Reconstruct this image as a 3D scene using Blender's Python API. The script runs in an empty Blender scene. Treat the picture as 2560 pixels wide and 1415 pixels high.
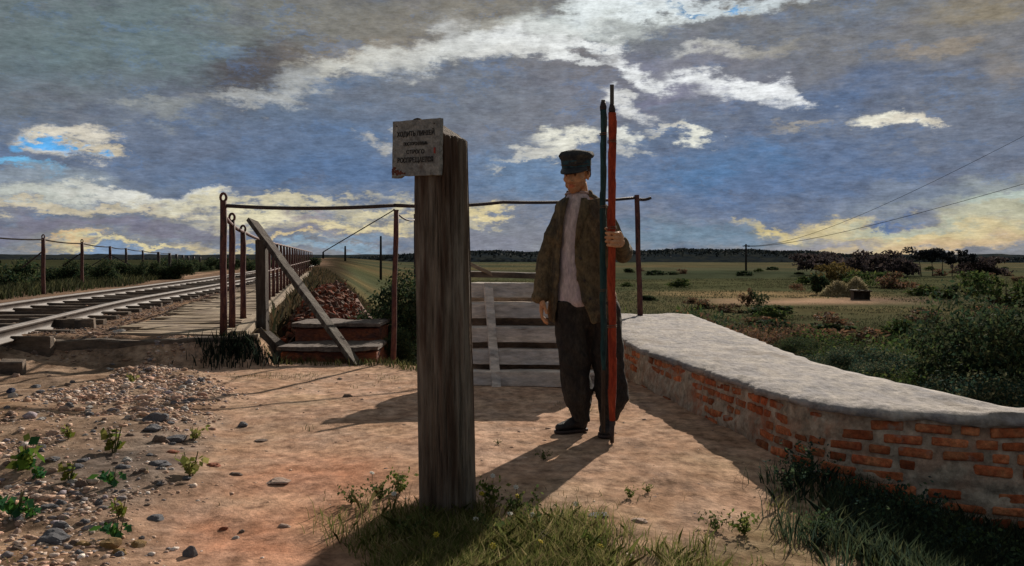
import bpy, bmesh, math, random
import numpy as np
from mathutils import Vector, Matrix, noise as mnoise, Euler

random.seed(7); RNG = np.random.default_rng(11)
R = math.radians
SC = bpy.context.scene
COL = SC.collection
F, H, V0 = 2300.0, 1.1, 640.0          # focal length in photo pixels, eye height, horizon row

# ------------------------------------------------------------------ camera
cam = bpy.data.cameras.new('camera'); cam_o = bpy.data.objects.new('camera', cam); COL.objects.link(cam_o)
cam.sensor_width = 36.0; cam.lens = 36.0 * F / 2560.0
cam_o.location = (0, 0, H); cam_o.rotation_euler = (R(90), 0, 0)
cam.shift_y = -(707.5 - V0) / 2560.0
cam.clip_start = 0.05; cam.clip_end = 9000
SC.camera = cam_o
SC.view_settings.view_transform = 'Standard'; SC.view_settings.look = 'None'
SC.view_settings.exposure = 0.18; SC.view_settings.gamma = 1.0
SC.cycles.max_bounces = 6; SC.cycles.transparent_max_bounces = 6
SC.cycles.use_denoising = True

# ------------------------------------------------------------------ sun and sky
SUN_AZ, SUN_EL = math.atan2(0.38, 1.0), R(24)
sd = Vector((math.sin(SUN_AZ) * math.cos(SUN_EL), math.cos(SUN_AZ) * math.cos(SUN_EL), math.sin(SUN_EL)))
sun = bpy.data.lights.new('sun', 'SUN'); sun.energy = 5.0; sun.angle = R(0.6); sun.color = (1.0, 0.89, 0.76)
sun_o = bpy.data.objects.new('sun', sun); COL.objects.link(sun_o)
sun_o.rotation_euler = sd.to_track_quat('Z', 'Y').to_euler()

def lin(c):
    c = c / 255.0
    return c / 12.92 if c <= 0.04045 else ((c + 0.055) / 1.055) ** 2.4
def srgb(r, g, b): return (lin(r), lin(g), lin(b), 1.0)

W = bpy.data.worlds.new('World'); SC.world = W; W.use_nodes = True
def build_world():
    nt = W.node_tree; nt.nodes.clear(); N = nt.nodes.new; L = nt.links.new
    def math_(op, a, b=None, c=None):
        n = N('ShaderNodeMath'); n.operation = op
        for i, v in enumerate((a, b, c)):
            if v is None: continue
            if isinstance(v, (int, float)): n.inputs[i].default_value = v
            else: L(v, n.inputs[i])
        return n.outputs[0]
    def mix(fac, a, b, mode='MIX'):
        n = N('ShaderNodeMix'); n.data_type = 'RGBA'; n.blend_type = mode
        for s, v in ((n.inputs[0], fac), (n.inputs[6], a), (n.inputs[7], b)):
            if isinstance(v, (int, float)): s.default_value = v
            elif isinstance(v, tuple): s.default_value = v
            else: L(v, s)
        return n.outputs[2]
    def noise(vec, scale, detail=6, rough=0.55, dist=0.0):
        n = N('ShaderNodeTexNoise'); n.inputs['Scale'].default_value = scale
        n.inputs['Detail'].default_value = detail; n.inputs['Roughness'].default_value = rough
        n.inputs['Distortion'].default_value = dist
        L(vec, n.inputs['Vector']); return n
    def maprange(v, a, b, c=0.0, d=1.0, smooth=True):
        n = N('ShaderNodeMapRange'); n.interpolation_type = 'SMOOTHSTEP' if smooth else 'LINEAR'
        L(v, n.inputs[0])
        for i, x in enumerate((a, b, c, d)): n.inputs[i + 1].default_value = x
        return n.outputs[0]
    tc = N('ShaderNodeTexCoord'); sep = N('ShaderNodeSeparateXYZ'); L(tc.outputs['Generated'], sep.inputs[0])
    x, y, z = sep.outputs
    az = math_('ARCTAN2', x, y); el = math_('ARCSINE', z)
    cb = N('ShaderNodeCombineXYZ'); L(az, cb.inputs[0]); L(el, cb.inputs[1]); P = cb.outputs[0]
    mp = N('ShaderNodeMapping'); mp.inputs['Scale'].default_value = (1.0, 2.2, 1.0); L(P, mp.inputs[0]); PS = mp.outputs[0]
    mp2 = N('ShaderNodeMapping'); mp2.inputs['Scale'].default_value = (1.0, 4.5, 1.0); L(P, mp2.inputs[0]); PB = mp2.outputs[0]
    n1 = noise(PS, 9, 8, 0.62); n2 = noise(PB, 60, 5, 0.65); n3 = noise(PS, 30, 7, 0.7)
    # domain warp
    def warp(col, amp):
        s = N('ShaderNodeVectorMath'); s.operation = 'SUBTRACT'; L(col, s.inputs[0]); s.inputs[1].default_value = (.5, .5, .5)
        m = N('ShaderNodeVectorMath'); m.operation = 'MULTIPLY'; L(s.outputs[0], m.inputs[0]); m.inputs[1].default_value = (amp, amp * .5, 0)
        return m.outputs[0]
    def vadd(a, b):
        m = N('ShaderNodeVectorMath'); m.operation = 'ADD'; L(a, m.inputs[0]); L(b, m.inputs[1]); return m.outputs[0]
    PW = vadd(vadd(P, warp(n1.outputs['Color'], 0.15)), warp(n3.outputs['Color'], 0.075))
    erode = math_('ADD', math_('MULTIPLY', math_('SUBTRACT', n3.outputs['Fac'], .5), 2.2), math_('MULTIPLY', math_('SUBTRACT', n2.outputs['Fac'], .5), 1.5))
    # clear sky (Nishita) showing through a nearly closed cloud cover
    sky = N('ShaderNodeTexSky'); sky.sky_type = 'NISHITA'; sky.sun_disc = False
    sky.sun_elevation = SUN_EL; sky.sun_rotation = SUN_AZ; sky.air_density = 1.4; sky.dust_density = 0.6
    sk = mix(1.0, sky.outputs[0], (0.08, 0.08, 0.08, 1), 'MULTIPLY')
    # cloud base colour by elevation
    rmp = N('ShaderNodeValToRGB'); cr = rmp.color_ramp
    elw = math_('ADD', el, math_('MULTIPLY', math_('SUBTRACT', n1.outputs['Fac'], .5), 0.09))
    L(maprange(elw, 0.0, 0.32, smooth=False), rmp.inputs[0])
    stops = [(0.0, (128, 132, 142)), (0.14, (116, 121, 137)), (0.30, (103, 114, 138)), (0.48, (99, 110, 131)),
             (0.66, (112, 114, 123)), (0.82, (108, 109, 112)), (1.0, (116, 114, 108))]
    cr.elements[0].position = 0; cr.elements[0].color = srgb(*stops[0][1])
    cr.elements[1].position = 1; cr.elements[1].color = srgb(*stops[-1][1])
    for p, c in stops[1:-1]:
        e = cr.elements.new(p); e.color = srgb(*c)
    base = rmp.outputs[0]
    # hue patches: steel blue, violet grey, warm grey
    base = mix(maprange(n1.outputs['Fac'], .52, .66), base, srgb(92, 112, 142))
    nb = noise(PS, 14, 6, .6); 
    base = mix(math_('MULTIPLY', maprange(nb.outputs['Fac'], .5, .68), .4), base, srgb(126, 124, 134))
    nc = noise(vadd(PS, warp(n3.outputs['Color'], .3)), 5.5, 7, .62)
    base = mix(math_('MULTIPLY', maprange(nc.outputs['Fac'], .54, .64), .5), base, srgb(134, 128, 122))
    cover = maprange(noise(PS, 6.5, 8, .6).outputs['Fac'], .22, .32)
    col = mix(math_('ADD', math_('MULTIPLY', cover, .12), .86), sk, base)
    # individual clouds and gaps, by direction: (u, v, ru, rv, rotation, colour, opacity, softness)
    def px(u, v):
        return math.atan((u - 1280) / F), math.atan((V0 - v) / math.hypot(F, u - 1280))
    for (u, v, ru, rv, rot, c, op, soft) in BLOBS:
        if (u, v) == (640, 235):
            # broken darker scud over everything
            n6 = noise(vadd(PS, warp(n3.outputs['Color'], .2)), 19, 7, .66)
            col = mix(math_('MULTIPLY', maprange(n6.outputs['Fac'], .52, .66), .42), col, srgb(96, 98, 112))
            col = mix(math_('MULTIPLY', maprange(n6.outputs['Fac'], .47, .36), .30), col, srgb(92, 122, 166))
        a, e = px(u, v); lum = .3 * c[0] + .55 * c[1] + .15 * c[2]; kk = 1.0 if c[2] > 190 and c[2] - c[0] > 40 else .82; c = tuple(lum + (q - lum) * kk for q in c)
        sq = N('ShaderNodeVectorMath'); sq.operation = 'MULTIPLY_ADD'; L(col, sq.inputs[0]); sq.inputs[1].default_value = (1e-7, 1e-7, 0); L(PW, sq.inputs[2])  # keeps evaluation sequential
        m = N('ShaderNodeMapping'); m.vector_type = 'TEXTURE'; L(sq.outputs[0], m.inputs[0])
        m.inputs['Location'].default_value = (a, e, 0); m.inputs['Rotation'].default_value = (0, 0, R(rot))
        m.inputs['Scale'].default_value = (ru / F * 1.06, rv / F * 1.06, 1)
        ln = N('ShaderNodeVectorMath'); ln.operation = 'LENGTH'; L(m.outputs[0], ln.inputs[0])
        d = math_('MULTIPLY_ADD', erode, 0.95 if sum(c) > 560 and v < 260 else 0.78 if sum(c) > 560 else 0.55, ln.outputs['Value'])
        k = maprange(d, 1.0 + soft * .75, .85 - soft, 0.0, op * (.72 if sum(c) > 540 and 620 < u < 1290 and v < 245 else .95 if sum(c) > 540 else 1))
        col = mix(k, col, srgb(*c))
    # mottling of value
    n5 = noise(PS, 42, 6, .72); mt = maprange(n5.outputs['Fac'], .32, .68, .76, 1.22, smooth=False); gm = N('ShaderNodeCombineXYZ'); [L(mt, gm.inputs[i]) for i in range(3)]
    col = mix(1.0, col, gm.outputs[0], 'MULTIPLY')
    col = mix(1.0, col, (.90, .94, .93, 1), 'MULTIPLY')
    n4 = noise(PB, 150, 4, .7); st = maprange(math_('MULTIPLY_ADD', n4.outputs['Fac'], .45, math_('MULTIPLY', n2.outputs['Fac'], .55)), .3, .7, .74, 1.26, smooth=False)
    g = N('ShaderNodeCombineXYZ'); [L(st, g.inputs[i]) for i in range(3)]
    col = mix(1.0, col, g.outputs[0], 'MULTIPLY')
    bg = N('ShaderNodeBackground'); bg.inputs[1].default_value = 1.0; L(col, bg.inputs[0])
    out = N('ShaderNodeOutputWorld'); L(bg.outputs[0], out.inputs[0])

W.cycles.sampling_method = 'NONE'
BLOBS = [
 # broad tones
 (150, 120, 420, 150, 0, (98, 114, 116), .75, .8), (480, 90, 330, 90, 5, (104, 122, 126), .6, .8),
 (900, 60, 300, 90, 0, (134, 124, 110), .7, .8), (1230, 40, 200, 70, 0, (140, 128, 112), .6, .8),
 (200, 270, 380, 90, 0, (112, 114, 124), .6, .8),
 (760, 390, 520, 110, 0, (90, 114, 152), .85, .8), (880, 440, 300, 50, 0, (84, 112, 156), .7, .8), (430, 350, 260, 70, 0, (104, 112, 134), .6, .8),
 (2150, 190, 500, 130, 0, (112, 113, 126), .7, .8), (2350, 90, 330, 80, 0, (128, 122, 118), .55, .8),
 (2300, 370, 420, 110, 0, (112, 115, 130), .5, .8),
 (1900, 450, 420, 130, 0, (88, 112, 154), .85, .8), (1780, 420, 170, 50, 10, (80, 122, 172), .7, .7),
 (1330, 430, 180, 70, 0, (104, 134, 172), .7, .8), (2080, 235, 220, 40, 5, (84, 108, 150), .7, .8),
 (1300, 320, 260, 70, 10, (126, 123, 130), .7, .8), (1150, 250, 260, 60, 0, (120, 121, 130), .6, .8),
 (1640, 210, 260, 70, 0, (124, 122, 140), .7, .8), (1450, 170, 220, 40, 0, (120, 116, 122), .8, .7),
 (600, 190, 130, 55, 25, (84, 79, 82), .95, .7), (700, 150, 120, 42, 10, (90, 85, 88), .85, .7),
 (900, 130, 160, 40, 10, (146, 128, 108), .6, .8),
 # the bright cloud arc
 (640, 235, 130, 16, 8, (196, 194, 192), .8, .7), (760, 200, 80, 22, 10, (176, 174, 172), .75, .7),
 (860, 150, 110, 22, 8, (206, 202, 192), .85, .6), (1010, 140, 170, 34, 5, (214, 211, 206), .9, .6),
 (1180, 120, 150, 36, 0, (226, 224, 221), .9, .6), (1320, 105, 130, 34, 0, (231, 229, 228), .9, .6),
 (1130, 85, 60, 30, 30, (200, 198, 198), .7, .7), (1260, 60, 90, 16, 5, (188, 182, 172), .7, .7),
 (1490, 40, 190, 34, 3, (208, 212, 210), .9, .6), (1640, 12, 170, 22, 0, (224, 230, 236), .9, .6),
 (1850, 8, 220, 16, 0, (206, 214, 220), .85, .6), (1560, 70, 110, 20, 0, (188, 190, 188), .7, .7),
 (1690, 20, 40, 7, -5, (70, 128, 180), .9, .5), (1600, 12, 40, 6, 0, (116, 152, 190), .8, .5), (1860, 6, 30, 8, 0, (100, 152, 200), .9, .5),
 (1390, 62, 90, 20, 4, (214, 214, 212), .9, .6), (1545, 22, 120, 26, 0, (226, 230, 232), .95, .55), (1470, 95, 80, 14, -6, (228, 226, 226), .9, .6), (1250, 140, 110, 18, 4, (214, 210, 206), .85, .6), (1385, 128, 60, 12, -8, (230, 228, 227), .9, .6),
 (1500, 112, 60, 16, -18, (235, 233, 233), .9, .6), (1440, 150, 70, 12, -10, (225, 223, 223), .85, .6),
 (1600, 180, 90, 20, -22, (236, 234, 236), .95, .6), (1700, 175, 60, 18, -30, (214, 212, 216), .8, .6),
 (1820, 215, 150, 30, -12, (240, 238, 240), .95, .55), (1930, 212, 60, 22, -6, (238, 236, 240), .9, .6),
 (1780, 120, 90, 14, 5, (212, 208, 204), .8, .7), (1900, 110, 130, 18, 4, (158, 150, 140), .7, .7), (1570, 250, 80, 18, -15, (226, 222, 220), .85, .6),
 (1700, 230, 70, 16, 10, (120, 118, 144), .8, .7), (1650, 150, 70, 26, -10, (120, 120, 142), .8, .7), (1750, 150, 110, 18, 5, (126, 124, 138), .8, .7),
 (1480, 130, 60, 10, -10, (120, 112, 114), .7, .7),
 # small mid clouds
 (1410, 335, 70, 22, 14, (233, 226, 210), .95, .5), (1350, 378, 80, 16, 16, (214, 206, 194), .9, .55), (1560, 330, 60, 20, -10, (230, 226, 216), .9, .55),
 (1735, 325, 30, 22, -30, (234, 229, 214), .95, .5), (1690, 308, 50, 8, 0, (214, 206, 192), .8, .6),
 (1590, 365, 50, 12, -10, (200, 196, 190), .7, .6), (1300, 395, 60, 10, 14, (190, 186, 180), .8, .6),
 (2195, 302, 55, 20, -5, (238, 228, 208), .98, .45), (2262, 300, 34, 14, 0, (222, 208, 188), .9, .5),
 (2370, 120, 80, 14, 10, (160, 140, 118), .6, .7), (2450, 20, 110, 26, 0, (150, 132, 104), .7, .7), (2520, 170, 60, 30, 0, (150, 136, 124), .6, .7),
 (1990, 320, 70, 10, 5, (172, 160, 146), .6, .6),
 # left: blue gaps and cream clouds
 (165, 335, 90, 22, 8, (222, 208, 188), .95, .5), (150, 366, 66, 28, -6, (210, 200, 186), .9, .4), (152, 364, 52, 18, -8, (94, 164, 222), 1, .35),
 (68, 362, 26, 20, 10, (100, 160, 212), 1, .4), (245, 370, 36, 10, -10, (206, 188, 160), .9, .5), (50, 418, 56, 16, -10, (112, 176, 218), 1, .4),
 (330, 262, 60, 10, 0, (160, 160, 156), .6, .7), (420, 285, 90, 18, 4, (150, 150, 146), .6, .7), (960, 340, 40, 16, 0, (196, 188, 178), .7, .6),
 (130, 446, 140, 14, 0, (160, 172, 182), .75, .6), (120, 482, 190, 20, 2, (196, 196, 184), .85, .55), (360, 484, 190, 17, -2, (216, 211, 202), .95, .45), (260, 445, 300, 14, 0, (112, 120, 138), .6, .7),
 (210, 513, 280, 10, 0, (214, 194, 158), .8, .6), (470, 502, 110, 15, 0, (214, 204, 178), .85, .6), (700, 508, 220, 12, 0, (214, 198, 160), .9, .6),
 (640, 540, 150, 15, 0, (230, 214, 172), .92, .5), (900, 562, 180, 14, 0, (224, 202, 152), .95, .5), (970, 530, 120, 12, 0, (220, 202, 158), .85, .6),
 (760, 540, 70, 9, 0, (140, 128, 142), .8, .6), (820, 580, 120, 10, 0, (134, 126, 142), .6, .7), (740, 592, 110, 6, 3, (214, 184, 130), .85, .6),
 (170, 600, 70, 6, 2, (216, 178, 126), .85, .6), (330, 612, 160, 7, 0, (226, 204, 148), .95, .5), (640, 622, 120, 5, 0, (222, 196, 140), .8, .6), (520, 606, 60, 14, 0, (200, 178, 138), .7, .7),
 (250, 560, 340, 20, 0, (122, 116, 136), .8, .7), (260, 632, 110, 14, 0, (122, 150, 188), .85, .6), (520, 636, 60, 12, 0, (112, 150, 190), .85, .6),
 (850, 618, 150, 10, 0, (134, 164, 190), .8, .6), (900, 590, 80, 10, 0, (116, 150, 184), .6, .7),
 (1210, 540, 66, 14, 6, (226, 202, 146), .97, .5), (1180, 560, 30, 7, 0, (196, 182, 150), .7, .6), (1240, 600, 120, 26, 0, (128, 128, 146), .7, .8),
 # right: sulphur light on the horizon
 (2420, 480, 220, 26, 10, (160, 164, 158), .7, .7), (2400, 592, 330, 30, 2, (222, 194, 138), .95, .6), (2140, 572, 220, 18, -2, (216, 190, 132), .92, .55),
 (1920, 562, 80, 11, -8, (228, 198, 124), .95, .5), (2500, 540, 110, 40, 5, (188, 182, 152), .9, .6), (2500, 502, 80, 16, 0, (176, 188, 178), .85, .5),
 (2250, 500, 150, 20, 8, (110, 122, 148), .8, .6), (2240, 556, 36, 8, 0, (84, 112, 164), .9, .5), (2260, 572, 140, 12, 0, (158, 176, 172), .6, .6),
 (2050, 605, 150, 10, 3, (150, 146, 158), .8, .6), (2330, 622, 200, 14, 0, (212, 176, 130), .85, .6), (2010, 628, 130, 6, 0, (206, 176, 130), .6, .6),
 (1720, 590, 200, 36, 0, (108, 134, 158), .85, .8),
]
build_world()

# ------------------------------------------------------------------ helpers
def P3(u, v, d): return Vector(((u - 1280) / F * d, d, H + (V0 - v) / F * d))
def G(u, v, z=0.0):
    d = F * (H - z) / (v - V0); return Vector(((u - 1280) / F * d, d, z))

def mat(name, cols, scale=8.0, stretch=(1, 1, 1), rough=0.9, bump=0.3, bscale=None, spec=0.25, detail=8, attr=False, transl=0.0, wear=None, coords='Object', metal=0.0, contrast=.18):
    """cols: list of base colours mixed by layered noise; attr=True multiplies in a per-face colour attribute."""
    m = bpy.data.materials.new(name); m.use_nodes = True; nt = m.node_tree; nt.nodes.clear(); N = nt.nodes.new; L = nt.links.new
    tc = N('ShaderNodeTexCoord'); mp = N('ShaderNodeMapping'); mp.inputs['Scale'].default_value = stretch; L(tc.outputs[coords], mp.inputs[0])
    def noise(sc, det=detail, rg=.62, off=0):
        n = N('ShaderNodeTexNoise'); n.inputs['Scale'].default_value = sc; n.inputs['Detail'].default_value = det; n.inputs['Roughness'].default_value = rg
        if off:
            a = N('ShaderNodeVectorMath'); a.operation = 'ADD'; a.inputs[1].default_value = (off, off * .7, off * 1.3); L(mp.outputs[0], a.inputs[0]); L(a.outputs[0], n.inputs['Vector'])
        else: L(mp.outputs[0], n.inputs['Vector'])
        return n.outputs['Fac']
    def mixc(f, a, b, mode='MIX'):
        n = N('ShaderNodeMix'); n.data_type = 'RGBA'; n.blend_type = mode
        for s, v in ((n.inputs[0], f), (n.inputs[6], a), (n.inputs[7], b)):
            if isinstance(v, (int, float)): s.default_value = v
            elif isinstance(v, tuple): s.default_value = v if len(v) == 4 else (*v, 1)
            else: L(v, s)
        return n.outputs[2]
    def mr(v, a, b, c=0., d=1.):
        n = N('ShaderNodeMapRange'); L(v, n.inputs[0])
        for i, x in enumerate((a, b, c, d)): n.inputs[i + 1].default_value = x
        return n.outputs[0]
    col = tuple(cols[0])
    for i, c in enumerate(cols[1:]):
        col = mixc(mr(noise(scale * (1 + .9 * i), off=3.1 * (i + 1)), .44, .60), col, tuple(c))
    fine = noise(scale * 7, 4, .7, off=9.3)
    g = N('ShaderNodeCombineXYZ'); v = mr(fine, .3, .7, 1 - contrast * 1.6, 1 + contrast * 1.6)
    for i in range(3): L(v, g.inputs[i])
    if not isinstance(col, tuple): pass
    col = mixc(1.0, col, g.outputs[0], 'MULTIPLY')
    if attr:
        at = N('ShaderNodeAttribute'); at.attribute_name = 'Col'; col = mixc(1.0, col, at.outputs['Color'], 'MULTIPLY')
    if wear:
        wc, ws, lo, hi = wear; col = mixc(mr(noise(ws, 8, .65, off=17.7), lo, hi), col, tuple(wc))
    bs = N('ShaderNodeBsdfPrincipled'); L(col, bs.inputs['Base Color']); bs.inputs['Roughness'].default_value = rough
    bs.inputs['Specular IOR Level'].default_value = spec; bs.inputs['Metallic'].default_value = metal
    if bump:
        bn = N('ShaderNodeBump'); bn.inputs['Strength'].default_value = bump; bn.inputs['Distance'].default_value = .02
        L(noise(bscale or scale * 4, 8, .68, off=5.5), bn.inputs['Height']); L(bn.outputs[0], bs.inputs['Normal'])
    out = N('ShaderNodeOutputMaterial'); sh = bs.outputs[0]
    if transl:
        t = N('ShaderNodeBsdfTranslucent'); L(col, t.inputs[0]); mx = N('ShaderNodeMixShader'); mx.inputs[0].default_value = transl
        L(sh, mx.inputs[1]); L(t.outputs[0], mx.inputs[2]); sh = mx.outputs[0]
    L(sh, out.inputs[0]); return m

def link(name, me, m=None, parent=None):
    o = bpy.data.objects.new(name, me); COL.objects.link(o)
    if m is not None and not me.materials: me.materials.append(m)
    if parent is not None: o.parent = parent
    return o
def tag(o, label, cat, group=None):
    o['label'] = label; o['category'] = cat
    if group: o['group'] = group
    return o
def thing(name, label, cat, loc=(0, 0, 0), rz=0, group=None):
    o = bpy.data.objects.new(name, None); COL.objects.link(o); o.location = loc; o.rotation_euler = (0, 0, rz); o.empty_display_size = .1
    return tag(o, label, cat, group)
def kind(o, k): o['kind'] = k; return o
def copy_tree(o, parent=None):
    c = o.copy(); COL.objects.link(c)
    if parent is not None: c.parent = parent
    for ch in o.children: copy_tree(ch, c)
    return c

class MB:
    """collects shapes into one bmesh"""
    def __init__(s): s.bm = bmesh.new()
    def box(s, c, size, rot=None, bevel=0.0, jit=0.0, seg=1):
        t = bmesh.new(); bmesh.ops.create_cube(t, size=1.0)
        bmesh.ops.scale(t, vec=size, verts=t.verts)
        if bevel: bmesh.ops.bevel(t, geom=list(t.edges), offset=bevel, segments=seg, affect='EDGES', profile=.6)
        if jit:
            for v in t.verts: v.co += Vector((random.uniform(-jit, jit), random.uniform(-jit, jit), random.uniform(-jit, jit)))
        M = Matrix.Translation(c) @ (rot.to_4x4() if rot is not None else Matrix())
        bmesh.ops.transform(t, matrix=M, verts=t.verts); s.add(t)
    def add(s, t):
        me = bpy.data.meshes.new('t'); t.to_mesh(me); t.free(); s.bm.from_mesh(me); bpy.data.meshes.remove(me)
    def beam(s, a, b, w, h, bevel=.004, jit=0.0, roll=0.0, cuts=0, wob=0.0):
        """squared timber from a to b"""
        a, b = Vector(a), Vector(b); d = b - a; q = d.to_track_quat('Z', 'Y').to_matrix().to_4x4() @ Matrix.Rotation(roll, 4, 'Z')
        t = bmesh.new(); bmesh.ops.create_cube(t, size=1.0); bmesh.ops.scale(t, vec=(w, h, d.length), verts=t.verts)
        if bevel: bmesh.ops.bevel(t, geom=list(t.edges), offset=bevel, segments=2, affect='EDGES', profile=.6)
        if cuts:
            for i in range(1, cuts + 1):
                z = -d.length / 2 + d.length * i / (cuts + 1)
                bmesh.ops.bisect_plane(t, geom=t.verts[:] + t.edges[:] + t.faces[:], plane_co=(0, 0, z), plane_no=(0, 0, 1))
        off = random.uniform(0, 50)
        for v in t.verts:
            if wob: v.co += mnoise.noise_vector(Vector((v.co.x * 9 + off, v.co.y * 9, v.co.z * 2.2))) * wob
            if jit: v.co += Vector((random.uniform(-jit, jit), random.uniform(-jit, jit), random.uniform(-jit, jit)))
        bmesh.ops.transform(t, matrix=Matrix.Translation((a + b) / 2) @ q, verts=t.verts); s.add(t)
    def tube(s, pts, r, n=8, cap=True):
        pts = [Vector(p) for p in pts]; rs = r if isinstance(r, (list, tuple)) else [r] * len(pts); rings = []
        prev = None
        for i, p in enumerate(pts):
            d = (pts[min(i + 1, len(pts) - 1)] - pts[max(i - 1, 0)]).normalized()
            if prev is None: a = d.orthogonal().normalized()
            else: a = (prev - d * prev.dot(d)).normalized()
            prev = a; b = d.cross(a)
            rings.append([s.bm.verts.new(p + (a * math.cos(2 * math.pi * k / n) + b * math.sin(2 * math.pi * k / n)) * rs[i]) for k in range(n)])
        for i in range(len(rings) - 1):
            for k in range(n):
                f = s.bm.faces.new((rings[i][k], rings[i][(k + 1) % n], rings[i + 1][(k + 1) % n], rings[i + 1][k])); f.smooth = n > 6
        if cap: s.bm.faces.new(rings[0][::-1]); s.bm.faces.new(rings[-1])
    def ell(s, c, r, rot=None, sub=3):
        t = bmesh.new(); bmesh.ops.create_icosphere(t, subdivisions=sub, radius=1.0); bmesh.ops.scale(t, vec=r if hasattr(r, '__len__') else (r, r, r), verts=t.verts)
        M = Matrix.Translation(c) @ (rot.to_4x4() if rot is not None else Matrix()); bmesh.ops.transform(t, matrix=M, verts=t.verts); s.add(t)
    def cap(s, a, b, ra, rb, n=16):
        """tapered capsule"""
        a, b = Vector(a), Vector(b); s.tube([a, a.lerp(b, .5), b], [ra, (ra + rb) / 2, rb], n); s.ell(a, ra, sub=2); s.ell(b, rb, sub=2)
    def loft(s, rings, closed=True, caps=True):
        vs = [[s.bm.verts.new(p) for p in r] for r in rings]; n = len(vs[0])
        for i in range(len(vs) - 1):
            for k in range(n if closed else n - 1):
                f = s.bm.faces.new((vs[i][k], vs[i][(k + 1) % n], vs[i + 1][(k + 1) % n], vs[i + 1][k])); f.smooth = True
        if closed and caps: s.bm.faces.new(vs[0][::-1]); s.bm.faces.new(vs[-1])
    def mesh(s, name, smooth=False):
        bmesh.ops.recalc_face_normals(s.bm, faces=s.bm.faces)
        me = bpy.data.meshes.new(name); s.bm.to_mesh(me); s.bm.free()
        if smooth: me.polygons.foreach_set('use_smooth', [True] * len(me.polygons))
        return me
    def build(s, name, m, parent=None, smooth=False): return link(name, s.mesh(name, smooth), m, parent)

def displace(me, fn):
    n = len(me.vertices); co = np.empty(n * 3, np.float32); no = np.empty(n * 3, np.float32); me.vertices.foreach_get('co', co); me.vertex_normals.foreach_get('vector', no)
    co = co.reshape(-1, 3); no = no.reshape(-1, 3); out = co.copy()
    for i in range(n): out[i] += fn(Vector(co[i]), Vector(no[i]))
    me.vertices.foreach_set('co', out.reshape(-1)); me.update()

def remesh(me, name, voxel, smooth_it=4, factor=.5, disp=None, sub=0, deci=0):
    """voxel union of overlapping shapes into one continuous skin"""
    o = bpy.data.objects.new('tmp', me); COL.objects.link(o)
    md = o.modifiers.new('r', 'REMESH'); md.mode = 'VOXEL'; md.voxel_size = voxel; md.use_smooth_shade = True
    if smooth_it:
        sm = o.modifiers.new('s', 'SMOOTH'); sm.iterations = smooth_it; sm.factor = factor
    if deci:
        dc = o.modifiers.new('d', 'DECIMATE'); dc.ratio = deci
    dg = bpy.context.evaluated_depsgraph_get(); dg.update()
    out = bpy.data.meshes.new_from_object(o.evaluated_get(dg)); out.name = name
    bpy.data.objects.remove(o); bpy.data.meshes.remove(me)
    out.polygons.foreach_set('use_smooth', [True] * len(out.polygons))
    if disp:
        displace(out, disp)
    return out

def quads_mesh(name, V, ncorner, cols=None):
    """V: (n, ncorner, 3) loose polygons; cols: (n,3) colour multipliers"""
    n = V.shape[0]; me = bpy.data.meshes.new(name); me.vertices.add(n * ncorner); me.vertices.foreach_set('co', V.reshape(-1).astype(np.float32))
    me.loops.add(n * ncorner); me.polygons.add(n); me.loops.foreach_set('vertex_index', np.arange(n * ncorner, dtype=np.int32))
    me.polygons.foreach_set('loop_start', np.arange(0, n * ncorner, ncorner, dtype=np.int32))
    me.polygons.foreach_set('loop_total', np.full(n, ncorner, dtype=np.int32))
    me.update(calc_edges=True)
    if cols is not None:
        a = me.color_attributes.new('Col', 'FLOAT_COLOR', 'POINT'); c = np.ones((n, ncorner, 4), np.float32); c[:, :, :3] = cols[:, None, :]
        a.data.foreach_set('color', c.reshape(-1))
    me.validate(); return me

def leaves(pts, size, rng, cols, droop=.3, aspect=.45, jitter=.5):
    """leaf-shaped diamonds at pts, random orientation"""
    n = len(pts); d = rng.normal(size=(n, 3)); d[:, 2] -= droop; d /= np.linalg.norm(d, axis=1)[:, None]
    s = rng.normal(size=(n, 3)); s -= (s * d).sum(1)[:, None] * d; s /= np.linalg.norm(s, axis=1)[:, None]
    L_ = size * rng.uniform(1 - jitter, 1 + jitter, n)[:, None]
    a = pts - d * L_ * .5; b = pts + s * L_ * aspect * .5; c = pts + d * L_ * .5; e = pts - s * L_ * aspect * .5
    ci = rng.integers(0, len(cols), n); C = np.array(cols)[ci] * rng.uniform(.7, 1.3, n)[:, None]
    return np.stack([a, b, c, e], 1), C

def bush_mesh(name, w, d, h, n, leaf, cols, seed, lobes=9, hollow=.45, upright=False):
    rng = np.random.default_rng(seed); pts = []
    L_ = []
    for i in range(lobes):
        a = rng.uniform(0, 6.28); r = rng.uniform(.15, .75)
        zc = rng.uniform(.18, .80) if i else .5
        L_.append((math.cos(a) * r * w / 2, math.sin(a) * r * d / 2, zc * h, rng.uniform(.22, .42)))
    for k in range(n):
        x, y, z, s = L_[rng.integers(0, lobes)]
        v = rng.normal(size=3); v /= np.linalg.norm(v); rad = s * (hollow + (1 - hollow) * rng.uniform() ** .6) * (1 + .35 * rng.normal() * .5)
        q = (x + v[0] * rad * w * .6, y + v[1] * rad * d * .6, max(.01, z + v[2] * rad * h * .55)); pts.append(q)
    V, C = leaves(np.array(pts), leaf, rng, cols, droop=-.4 if upright else .2)
    return quads_mesh(name, V, 4, C)

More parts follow.
